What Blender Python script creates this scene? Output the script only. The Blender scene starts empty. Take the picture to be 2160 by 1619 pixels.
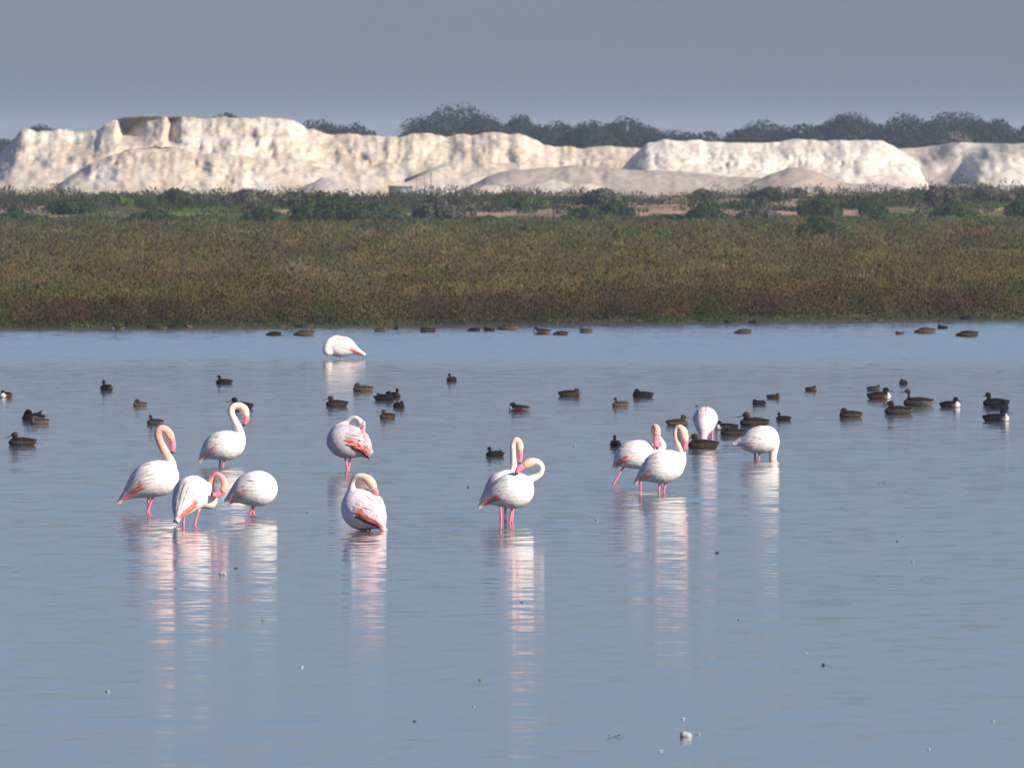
import bpy, math, random
import numpy as np
from mathutils import Vector, Matrix
from mathutils.bvhtree import BVHTree

random.seed(7)
rng = np.random.default_rng(11)
scene = bpy.context.scene
COL = scene.collection

# ------------------------------------------------------------------ camera
F = 30000.0            # focal length in photograph pixels (2160 wide) = 500 mm on a 36 mm sensor
CAMH = 4.1
HOR = 300.0
PITCH = math.atan((809.5 - HOR) / F)
cam_data = bpy.data.cameras.new('camera')
cam = bpy.data.objects.new('camera', cam_data)
COL.objects.link(cam)
cam.location = (0, 0, CAMH)
cam.rotation_euler = (math.pi / 2 - PITCH, 0, 0)
cam_data.sensor_width = 36
cam_data.lens = 500
cam_data.clip_start = 1
cam_data.clip_end = 20000
cam_data.dof.use_dof = True
cam_data.dof.focus_distance = 160
cam_data.dof.aperture_fstop = 17
scene.camera = cam

# ------------------------------------------------------------------ light
SUN_DIR = Vector((0.87, -0.62, 0.56)).normalized()      # towards the sun
SUN_EL = math.asin(SUN_DIR.z)
SUN_AZ = math.atan2(SUN_DIR.x, SUN_DIR.y)
world = bpy.data.worlds.new('World')
scene.world = world
world.use_nodes = True
wn, wl = world.node_tree.nodes, world.node_tree.links
wn.clear()
sky = wn.new('ShaderNodeTexSky'); sky.sky_type = 'NISHITA'; sky.sun_disc = False
sky.sun_elevation = SUN_EL; sky.sun_rotation = SUN_AZ
sky.altitude = 0; sky.air_density = 1.0; sky.dust_density = 1.0; sky.ozone_density = 4.0
tint = wn.new('ShaderNodeMix'); tint.data_type = 'RGBA'; tint.blend_type = 'MULTIPLY'
tint.inputs[0].default_value = 1.0
tint.inputs[7].default_value = (0.585, 0.628, 0.87, 1)
bg = wn.new('ShaderNodeBackground'); bg.inputs[1].default_value = 0.089
wo = wn.new('ShaderNodeOutputWorld')
wl.new(sky.outputs[0], tint.inputs[6]); wl.new(tint.outputs[2], bg.inputs[0]); wl.new(bg.outputs[0], wo.inputs[0])
sun_data = bpy.data.lights.new('sun', 'SUN')
sun_data.energy = 5.0; sun_data.angle = math.radians(0.55); sun_data.color = (1.0, 0.92, 0.79)
sun = bpy.data.objects.new('sun', sun_data); COL.objects.link(sun)
sun.rotation_euler = SUN_DIR.to_track_quat('Z', 'Y').to_euler()

scene.view_settings.view_transform = 'Standard'
scene.view_settings.look = 'None'
scene.view_settings.exposure = 0.55
scene.view_settings.gamma = 1.0
scene.view_settings.use_curve_mapping = False
scene.render.engine = 'CYCLES'
scene.cycles.use_denoising = True
scene.cycles.max_bounces = 6
scene.cycles.volume_bounces = 0
scene.cycles.caustics_reflective = False
scene.cycles.sample_clamp_indirect = 6

# ------------------------------------------------------------------ helpers
def at(px, py, z=0.0):
    """point at height z seen at photograph pixel (px, py)"""
    xc, yc = (px - 1080.0) / F, -(py - 809.5) / F
    d = Vector((xc, math.cos(PITCH) + yc * math.sin(PITCH), -math.sin(PITCH) + yc * math.cos(PITCH)))
    k = (z - CAMH) / d.z
    return Vector((0, 0, CAMH)) + d * k

def atd(px, py, D):
    """point at distance D (along y) seen at photograph pixel (px, py)"""
    xc, yc = (px - 1080.0) / F, -(py - 809.5) / F
    d = Vector((xc, math.cos(PITCH) + yc * math.sin(PITCH), -math.sin(PITCH) + yc * math.cos(PITCH)))
    return Vector((0, 0, CAMH)) + d * (D / d.y)

def ppm(wy):
    return (wy - HOR) / CAMH

def tag(o, label=None, cat=None, group=None, kind=None):
    if label: o['label'] = label
    if cat: o['category'] = cat
    if group: o['group'] = group
    if kind: o['kind'] = kind
    return o

def empty(name, loc=(0, 0, 0), rz=0.0):
    o = bpy.data.objects.new(name, None); COL.objects.link(o)
    o.location = loc; o.rotation_euler = (0, 0, rz); o.empty_display_size = 0.1
    return o

def mesh_np(name, V, Fc, mat, parent=None, cols=None, smooth=True):
    """Fc: (n,3) or (n,4) array, or list of such arrays"""
    V = np.asarray(V, dtype=np.float32)
    if not isinstance(Fc, list): Fc = [Fc]
    Fc = [np.asarray(f, dtype=np.int32) for f in Fc if len(f)]
    me = bpy.data.meshes.new(name)
    me.vertices.add(len(V)); me.vertices.foreach_set('co', V.ravel())
    loops = np.concatenate([f.ravel() for f in Fc])
    sizes = np.concatenate([np.full(len(f), f.shape[1]) for f in Fc])
    starts = np.concatenate([[0], np.cumsum(sizes)[:-1]])
    me.loops.add(len(loops)); me.loops.foreach_set('vertex_index', loops)
    me.polygons.add(len(sizes)); me.polygons.foreach_set('loop_start', starts.astype(np.int32))
    if smooth: me.polygons.foreach_set('use_smooth', np.ones(len(sizes), dtype=bool))
    me.update(calc_edges=True)
    if cols is not None: set_cols(me, cols)
    me.materials.append(mat)
    o = bpy.data.objects.new(name, me); COL.objects.link(o)
    if parent is not None: o.parent = parent
    return o

def set_cols(me, cols):
    cols = np.asarray(cols, dtype=np.float32)
    a = me.color_attributes.new('Col', 'FLOAT_COLOR', 'POINT')
    c4 = np.ones((len(cols), 4), dtype=np.float32); c4[:, :3] = cols
    a.data.foreach_set('color', c4.ravel())

_lat = {}
def lattice(nx, ny, seed):
    if seed not in _lat: _lat[seed] = np.random.default_rng(seed).random((nx, ny))
    return _lat[seed]

def vnoise(x, y, seed=0):
    """value noise, 0..1, smooth"""
    x = np.asarray(x, float); y = np.asarray(y, float)
    L = lattice(256, 256, seed)
    xi, yi = np.floor(x).astype(int), np.floor(y).astype(int)
    fx, fy = x - xi, y - yi
    fx = fx * fx * (3 - 2 * fx); fy = fy * fy * (3 - 2 * fy)
    a = L[xi % 256, yi % 256]; b = L[(xi + 1) % 256, yi % 256]
    c = L[xi % 256, (yi + 1) % 256]; d = L[(xi + 1) % 256, (yi + 1) % 256]
    return (a * (1 - fx) + b * fx) * (1 - fy) + (c * (1 - fx) + d * fx) * fy

def fbm(x, y, seed=0, octv=4):
    s, a, t = 0.0, 0.5, 0.0
    for k in range(octv):
        s = s + a * vnoise(x * 2 ** k + 17.3 * k, y * 2 ** k + 9.1 * k, seed + k); t += a; a *= 0.5
    return s / t

# ------------------------------------------------------------------ materials
def new_mat(name):
    m = bpy.data.materials.new(name); m.use_nodes = True
    nt = m.node_tree; b = nt.nodes['Principled BSDF']
    return m, nt, b

def node(nt, typ, **kw):
    n = nt.nodes.new(typ)
    for k, v in kw.items(): setattr(n, k, v)
    return n

def ramp(nt, stops):
    r = nt.nodes.new('ShaderNodeValToRGB')
    while len(r.color_ramp.elements) < len(stops): r.color_ramp.elements.new(0.5)
    for e, (p, c) in zip(r.color_ramp.elements, stops):
        e.position = p; e.color = (*c, 1)
    return r

def noise(nt, scale, detail=4, rough=0.55, vec=None, xyz=None):
    n = nt.nodes.new('ShaderNodeTexNoise')
    n.inputs['Scale'].default_value = scale; n.inputs['Detail'].default_value = detail
    n.inputs['Roughness'].default_value = rough
    if xyz:
        mp = nt.nodes.new('ShaderNodeMapping'); mp.inputs['Scale'].default_value = xyz
        nt.links.new(vec, mp.inputs[0]); nt.links.new(mp.outputs[0], n.inputs['Vector'])
    elif vec: nt.links.new(vec, n.inputs['Vector'])
    return n

def mixc(nt, fac, a, b, mode='MIX'):
    m = nt.nodes.new('ShaderNodeMix'); m.data_type = 'RGBA'; m.blend_type = mode
    for s, i in ((fac, 0), (a, 6), (b, 7)):
        if isinstance(s, (int, float)): m.inputs[i].default_value = s
        elif isinstance(s, tuple): m.inputs[i].default_value = (*s, 1)
        else: nt.links.new(s, m.inputs[i])
    return m.outputs[2]

def mathn(nt, op, a, b=None, c=None, clamp=False):
    m = nt.nodes.new('ShaderNodeMath'); m.operation = op; m.use_clamp = clamp
    for i, s in enumerate((a, b, c)):
        if s is None: continue
        if isinstance(s, (int, float)): m.inputs[i].default_value = s
        else: nt.links.new(s, m.inputs[i])
    return m.outputs[0]

def mat_attr(name, rough, nscale, namt, bump=0.0, bscale=40, spec=0.3, stretch=None):
    """colour from the mesh's Col attribute broken up with noise"""
    m, nt, b = new_mat(name)
    a = node(nt, 'ShaderNodeAttribute', attribute_name='Col')
    tc = node(nt, 'ShaderNodeTexCoord')
    n = noise(nt, nscale, 4, 0.6, tc.outputs['Object'], stretch)
    r = ramp(nt, [(0.3, (1 - namt,) * 3), (0.7, (1 + namt,) * 3)])
    nt.links.new(n.outputs[0], r.inputs[0])
    nt.links.new(mixc(nt, 1.0, a.outputs[0], r.outputs[0], 'MULTIPLY'), b.inputs['Base Color'])
    b.inputs['Roughness'].default_value = rough
    b.inputs['Specular IOR Level'].default_value = spec
    if bump:
        n2 = noise(nt, bscale, 3, 0.6, tc.outputs['Object'], stretch)
        bp = node(nt, 'ShaderNodeBump'); bp.inputs['Strength'].default_value = bump
        bp.inputs['Distance'].default_value = 0.01
        nt.links.new(n2.outputs[0], bp.inputs['Height']); nt.links.new(bp.outputs[0], b.inputs['Normal'])
    return m

M_PLUME = mat_attr('plumage', 0.75, 22, 0.06, 0.5, 60, 0.2)
M_BARE = mat_attr('bare_skin_and_horn', 0.45, 30, 0.12, 0.2, 60, 0.4)
M_DUCK = mat_attr('mottled_duck_plumage', 0.7, 15, 0.8, 0.4, 60, 0.08)
M_DBILL = mat_attr('duck_bill_horn', 0.4, 20, 0.1, 0, 40, 0.4)
M_LEAF = mat_attr('leaves', 0.8, 0.8, 0.22, 0, 40, 0.08)
M_HEAP = mat_attr('quarry_spoil', 0.95, 1.6, 0.20, 1.0, 3.2, 0.05)
M_BITS = mat_attr('floating_bits', 0.5, 60, 0.2, 0, 40, 0.4)
M_METAL = mat_attr('dusty_painted_steel', 0.5, 6, 0.15, 0, 40, 0.4)

def water_material():
    m, nt, b = new_mat('lagoon_water')
    b.inputs['Base Color'].default_value = (0.095, 0.108, 0.118, 1)
    b.inputs['Roughness'].default_value = 0.082
    b.inputs['IOR'].default_value = 1.333
    geo = node(nt, 'ShaderNodeNewGeometry'); P = geo.outputs['Position']
    sp = node(nt, 'ShaderNodeSeparateXYZ'); nt.links.new(P, sp.inputs[0])
    # ruffled belt under the far shore, calm nearer the viewer
    far = node(nt, 'ShaderNodeMapRange', interpolation_type='SMOOTHSTEP')
    wob = noise(nt, 1.0, 2, 0.5, P, (0.10, 0.012, 1))
    yy = mathn(nt, 'ADD', sp.outputs[1], mathn(nt, 'MULTIPLY', mathn(nt, 'SUBTRACT', wob.outputs[0], 0.5), 26.0))
    nt.links.new(yy, far.inputs[0]); far.inputs[1].default_value = 252; far.inputs[2].default_value = 276
    patch = noise(nt, 1.0, 4, 0.6, P, (0.16, 0.05, 1))
    pr = node(nt, 'ShaderNodeMapRange'); nt.links.new(patch.outputs[0], pr.inputs[0])
    pr.inputs[1].default_value = 0.35; pr.inputs[2].default_value = 0.7; pr.inputs[3].default_value = 0.75; pr.inputs[4].default_value = 1.2
    amp = mathn(nt, 'MULTIPLY', pr.outputs[0], mathn(nt, 'ADD', 1.0, mathn(nt, 'MULTIPLY', far.outputs[0], 0.35)))
    rp = node(nt, 'ShaderNodeAttribute', attribute_name='Col')      # ripples made by the wading birds
    rps = node(nt, 'ShaderNodeSeparateColor'); nt.links.new(rp.outputs[0], rps.inputs[0])
    amp = mathn(nt, 'MULTIPLY', amp, mathn(nt, 'ADD', 1.0, mathn(nt, 'MULTIPLY', rps.outputs[0], 3.2)))
    def slope(scale, detail, k, xyz=(1, 1, 1)):
        n = noise(nt, scale, detail, 0.6, P, xyz)
        v = node(nt, 'ShaderNodeVectorMath', operation='SUBTRACT'); nt.links.new(n.outputs[1], v.inputs[0]); v.inputs[1].default_value = (0.5, 0.5, 0.5)
        s = node(nt, 'ShaderNodeVectorMath', operation='SCALE'); nt.links.new(v.outputs[0], s.inputs[0]); s.inputs['Scale'].default_value = k
        return s.outputs[0]
    WS = 1.0
    s1 = slope(1.0, 4, 0.078 * WS, (3.0, 2.6, 1)); s2 = slope(1.0, 3, 0.012 * WS, (0.35, 0.6, 1))
    ad = node(nt, 'ShaderNodeVectorMath', operation='ADD'); nt.links.new(s1, ad.inputs[0]); nt.links.new(s2, ad.inputs[1])
    sc = node(nt, 'ShaderNodeVectorMath', operation='SCALE'); nt.links.new(ad.outputs[0], sc.inputs[0]); nt.links.new(amp, sc.inputs['Scale'])
    ss = node(nt, 'ShaderNodeSeparateXYZ'); nt.links.new(sc.outputs[0], ss.inputs[0])
    # long thin wavelets running across: their near face leans to the viewer
    ln = noise(nt, 1.0, 3, 0.6, P, (0.13, 0.42, 1))
    lr = node(nt, 'ShaderNodeMapRange'); nt.links.new(ln.outputs[0], lr.inputs[0])
    lr.inputs[1].default_value = 0.64; lr.inputs[2].default_value = 0.72; lr.inputs[3].default_value = 0.0; lr.inputs[4].default_value = -0.017
    cb = node(nt, 'ShaderNodeCombineXYZ')
    nt.links.new(mathn(nt, 'MULTIPLY', ss.outputs[0], 0.30), cb.inputs[0])
    # near faces seen more than far ones: fold the away-leaning slopes
    bias = mathn(nt, 'MULTIPLY', far.outputs[0], -0.019)
    nt.links.new(mathn(nt, 'ADD', mathn(nt, 'ADD', ss.outputs[1], lr.outputs[0]), bias), cb.inputs[1])
    cb.inputs[2].default_value = 1.0
    nm = node(nt, 'ShaderNodeVectorMath', operation='NORMALIZE'); nt.links.new(cb.outputs[0], nm.inputs[0])
    nt.links.new(nm.outputs[0], b.inputs['Normal'])
    return m

def ground_material():
    m, nt, b = new_mat('sandy_soil_and_turf')
    geo = node(nt, 'ShaderNodeNewGeometry'); P = geo.outputs['Position']
    n1 = noise(nt, 1.0, 5, 0.6, P, (0.16, 0.03, 1.0))
    n2 = noise(nt, 1.0, 4, 0.6, P, (1.2, 0.7, 3.0))
    r = ramp(nt, [(0.34, (0.10, 0.095, 0.045)), (0.42, (0.20, 0.145, 0.085)), (0.52, (0.36, 0.235, 0.145))])
    nt.links.new(n1.outputs[0], r.inputs[0])
    r2 = ramp(nt, [(0.3, (0.75,) * 3), (0.7, (1.2,) * 3)]); nt.links.new(n2.outputs[0], r2.inputs[0])
    sz = node(nt, 'ShaderNodeSeparateXYZ'); nt.links.new(P, sz.inputs[0])
    wet = node(nt, 'ShaderNodeMapRange'); nt.links.new(sz.outputs[2], wet.inputs[0])
    wet.inputs[1].default_value = 0.30; wet.inputs[2].default_value = 0.55
    floor = node(nt, 'ShaderNodeMapRange'); nt.links.new(sz.outputs[1], floor.inputs[0])
    floor.inputs[1].default_value = 690; floor.inputs[2].default_value = 700
    dry = mathn(nt, 'MAXIMUM', wet.outputs[0], floor.outputs[0])
    base = mixc(nt, dry, (0.042, 0.036, 0.024), mixc(nt, 1.0, r.outputs[0], r2.outputs[0], 'MULTIPLY'))
    nt.links.new(base, b.inputs['Base Color'])
    b.inputs['Roughness'].default_value = 0.95; b.inputs['Specular IOR Level'].default_value = 0.1
    bp = node(nt, 'ShaderNodeBump'); bp.inputs['Distance'].default_value = 0.15; bp.inputs['Strength'].default_value = 0.6
    nt.links.new(n2.outputs[0], bp.inputs['Height']); nt.links.new(bp.outputs[0], b.inputs['Normal'])
    return m

# ------------------------------------------------------------------ ground and water
SH_X = np.array([-400, 0, 200, 420, 700, 900, 1200, 1500, 1800, 2000, 2160, 2600.]); SH_Y = np.array([695, 692, 691, 689, 686, 685, 682, 679, 674, 672.5, 672, 668.])
_shp = [at(a, b) for a, b in zip(SH_X, SH_Y)]
_sx = np.array([p.x for p in _shp]); _sy = np.array([p.y for p in _shp])
def shore(x):
    x = np.asarray(x, float)
    y = np.interp(x, _sx, _sy)
    y = y + np.where(x < _sx[0], (x - _sx[0]) * 0.15, 0) + np.where(x > _sx[-1], (x - _sx[-1]) * 0.2, 0)
    return y + (fbm(x * 0.9, x * 0 + 3.3, 5, 3) - 0.5) * 1.6

def land_z(x, y):
    """height of the land; v = metres behind the shoreline"""
    v = y - shore(x)
    z = np.interp(v, [-60, -6, -0.6, 0, 1.5, 340, 368, 378, 420, 428, 475, 545, 5600], [-0.42, -0.4, -0.12, 0.03, 0.12, 0.22, 0.30, 0.58, 0.80, 0.82, 0.62, 0.04, 0.04])
    bank = np.clip((v - 350) / 25, 0, 1) * np.clip((500 - v) / 60, 0, 1)
    z = z + bank * (fbm(x * 0.16, y * 0.05, 21, 4) - 0.5) * 0.75
    z = z + np.clip(v / 3, 0, 1) * (fbm(x * 0.7, y * 0.2, 31, 3) - 0.5) * 0.10
    return z

xs = np.concatenate([[-5000, -2500, -1000, -400, -150, -90], np.linspace(-60, 60, 301), [90, 150, 400, 1000, 2500, 5000]])
vs = np.concatenate([[-5500, -2000, -900, -400, -200, -60, -20, -6, -3, -1.2], np.linspace(-0.6, 3, 10), np.linspace(6, 336, 56), np.linspace(340, 480, 100), np.linspace(485, 780, 40), [850, 950, 1100, 1400, 2000, 3200, 5200]])
X, Vv = np.meshgrid(xs, vs, indexing='ij')
Y = shore(X.ravel()).reshape(X.shape) * np.clip(1 - np.abs(X) / 6000, 0, 1) + 322 * np.clip(np.abs(X) / 6000, 0, 1)
Y = np.clip(shore(np.clip(X, -60, 60).ravel()).reshape(X.shape), 300, 350) + Vv
Z = land_z(np.clip(X, -60, 60).ravel(), (np.clip(shore(np.clip(X, -60, 60).ravel()), 300, 350).reshape(X.shape) + Vv).ravel()).reshape(X.shape)
nx, nv = X.shape
idx = np.arange(nx * nv).reshape(nx, nv)
quads = np.stack([idx[:-1, :-1], idx[1:, :-1], idx[1:, 1:], idx[:-1, 1:]], -1).reshape(-1, 4)
ground = mesh_np('ground', np.stack([X, Y, Z], -1).reshape(-1, 3), quads, ground_material())
tag(ground, kind='structure')

wx = np.concatenate([[-4900, -1000, -200, -40, -15], np.linspace(-8, 8, 81), [15, 40, 200, 1000, 4900.]]); wy = np.concatenate([[-5100, -1500, -300, 0, 60, 100], np.linspace(130, 206, 153), [250, 290], [300, 345, 352.]])
WX, WY = np.meshgrid(wx, wy, indexing='ij'); ii = np.arange(WX.size).reshape(WX.shape)
wq = np.stack([ii[:-1, :-1], ii[1:, :-1], ii[1:, 1:], ii[:-1, 1:]], -1).reshape(-1, 4)
water = mesh_np('water', np.stack([WX, WY, WX * 0], -1).reshape(-1, 3), wq, water_material())
tag(water, kind='structure')

# ------------------------------------------------------------------ marsh vegetation (stuff)
def marsh(name, n, vmin, vmax, hrange, wrange, blades, seed, power=1.0, palette=None, spread=0.35, margin=1.25, mask=None):
    g = np.random.default_rng(seed)
    v = vmin + (vmax - vmin) * g.random(n) ** power
    half = (322 + v) * 1080 / F * margin
    x = (g.random(n) * 2 - 1) * half
    y = shore(x) + v
    if mask is not None:
        kp = fbm(x * 0.11, y * 0.03, seed + 50, 3) > mask
        x, y, v = x[kp], y[kp], v[kp]; n = len(x)
    z0 = land_z(x, y)
    big = fbm(x * 0.22, y * 0.045, seed + 3, 4)               # patches of kinds
    tone = fbm(x * 0.5, y * 0.09, seed + 9, 4)
    h = (hrange[0] + (hrange[1] - hrange[0]) * g.random(n)) * (0.45 + 0.5 * big + 0.6 * fbm(x * 1.7, y * 0.3, seed + 79, 3))
    nb = blades
    T = np.repeat(np.arange(n), nb); N = n * nb
    ang = g.random(N) * 2 * math.pi
    rad = np.sqrt(g.random(N)) * spread * (0.5 + g.random(n)[T])
    bx = x[T] + np.cos(ang) * rad; by = y[T] + np.sin(ang) * rad
    q_ = rad / (spread * 1.5)
    dome = h[T] * np.sqrt(np.clip(1.05 - q_ ** 2, 0.1, 1))
    w = (wrange[0] + (wrange[1] - wrange[0]) * g.random(N)) * 1.12
    ln_ = w * (1.4 + 1.8 * g.random(N))
    bz = z0[T] - 0.03 + np.maximum(0, dome * g.random(N) ** 0.7 - ln_ * 0.4)
    lean = (g.random((N, 2)) - 0.5) * 1.1
    az = g.random(N) * math.pi
    dx, dy = np.cos(az) * w / 2, np.sin(az) * w / 2
    V = np.empty((N, 3, 3))
    V[:, 0] = np.stack([bx - dx * 0.9, by - dy * 0.9, bz], -1)
    V[:, 1] = np.stack([bx + dx * 1.1, by + dy * 1.1, bz + ln_ * 0.35], -1)
    tx, ty = bx + lean[:, 0] * ln_, by + lean[:, 1] * ln_
    V[:, 2] = np.stack([tx, ty, bz + ln_], -1)
    pal = np.array(palette)
    t = np.clip((tone - 0.34) / 0.32, 0, 0.999) * (len(pal) - 1)
    t = np.clip(t[T] + (g.random(N) - 0.5) * 1.0, 0, len(pal) - 1.001)
    i0 = t.astype(int); fr = (t - i0)[:, None]
    c = pal[i0] * (1 - fr) + pal[i0 + 1] * fr
    patch = (0.34 + 0.92 * fbm(x * 0.5, y * 0.10, seed + 77, 3)) * (0.55 + 0.95 * fbm(x * 2.3, y * 0.35, seed + 78, 3))
    c = c * (patch[T] * (0.78 + 0.44 * g.random(N)))[:, None]
    C = np.repeat(c, 3, 0)
    q = np.arange(N * 3).reshape(-1, 3)
    o = mesh_np(name, V.reshape(-1, 3), q, M_LEAF, cols=C, smooth=False)
    return o

PAL_MARSH = [(0.108, 0.070, 0.028), (0.092, 0.062, 0.022), (0.118, 0.084, 0.028), (0.084, 0.076, 0.016), (0.058, 0.072, 0.010), (0.104, 0.082, 0.024), (0.130, 0.096, 0.042)]
PAL_EDGE = [(0.070, 0.036, 0.016), (0.055, 0.038, 0.014), (0.055, 0.050, 0.014), (0.085, 0.060, 0.020), (0.065, 0.036, 0.014), (0.042, 0.048, 0.010)]
PAL_GREEN = [(0.040, 0.070, 0.013), (0.062, 0.090, 0.018), (0.045, 0.062, 0.02), (0.09, 0.085, 0.03), (0.035, 0.055, 0.018)]
tag(marsh('marsh_plants', 12500, 2, 160, (0.20, 0.42), (0.018, 0.038), 29, 101, 0.9, PAL_MARSH), 'low brown and olive saltmarsh plants covering the flat behind the water', 'marsh plants', kind='stuff')
tag(marsh('far_marsh_plants', 7000, 150, 335, (0.20, 0.44), (0.03, 0.06), 22, 111, 0.9, PAL_MARSH), 'low olive brown saltmarsh plants on the far half of the flat', 'marsh plants', kind='stuff')
tag(marsh('shore_plants', 2600, 0.1, 8, (0.25, 0.60), (0.014, 0.03), 60, 102, 1.2, PAL_EDGE, 0.3), 'dark russet saltmarsh plants along the edge of the water', 'shore plants', kind='stuff')
tag(marsh('shore_grass', 1100, -0.2, 1.0, (0.06, 0.14), (0.012, 0.025), 22, 103, 1.0, PAL_GREEN, 0.2), 'short green growth at the waterline of the far shore', 'shore grass', kind='stuff')
tag(marsh('green_turf', 6000, 300, 368, (0.12, 0.32), (0.035, 0.07), 18, 104, 0.8, PAL_GREEN, 0.5), 'green growth between the marsh and the sandy bank', 'green growth', kind='stuff')
tag(marsh('marsh_clumps', 480, 3, 330, (0.42, 0.80), (0.025, 0.05), 80, 131, 1.0, [(0.040, 0.044, 0.010), (0.062, 0.042, 0.018), (0.030, 0.040, 0.010), (0.075, 0.060, 0.026), (0.045, 0.055, 0.012)], 0.55), 'taller darker plants scattered through the marsh', 'marsh plants', kind='stuff')
tag(marsh('shore_clumps', 150, 0.2, 5, (0.5, 0.95), (0.018, 0.035), 130, 132, 1.0, [(0.045, 0.030, 0.012), (0.035, 0.036, 0.010), (0.060, 0.030, 0.016), (0.05, 0.045, 0.018)], 0.45), 'dark bushy plants standing at the edge of the water', 'shore plants', kind='stuff')
SCRUB = [(0.024, 0.042, 0.008), (0.045, 0.038, 0.024), (0.075, 0.060, 0.042), (0.040, 0.058, 0.016), (0.022, 0.032, 0.014), (0.055, 0.045, 0.03)]
tag(marsh('bank_grass', 5600, 366, 428, (0.10, 0.24), (0.04, 0.07), 16, 108, 1.0, [(0.05, 0.09, 0.014), (0.07, 0.11, 0.02), (0.055, 0.08, 0.02), (0.085, 0.10, 0.025)], 0.5, mask=0.545), 'patches of green growth on the sandy bank', 'green growth', kind='stuff')
tag(marsh('bank_scrub', 200, 372, 430, (0.25, 0.7), (0.05, 0.10), 110, 105, 1.0, SCRUB, 0.8), 'low scrub scattered over the sandy bank below the spoil heaps', 'scrub', kind='stuff')
tag(marsh('crest_scrub', 1350, 424, 500, (0.25, 1.05), (0.04, 0.08), 90, 106, 1.4, SCRUB, 0.8, mask=0.475), 'brown and green scrub on the crest of the bank against the spoil heaps', 'scrub', kind='stuff')

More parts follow.
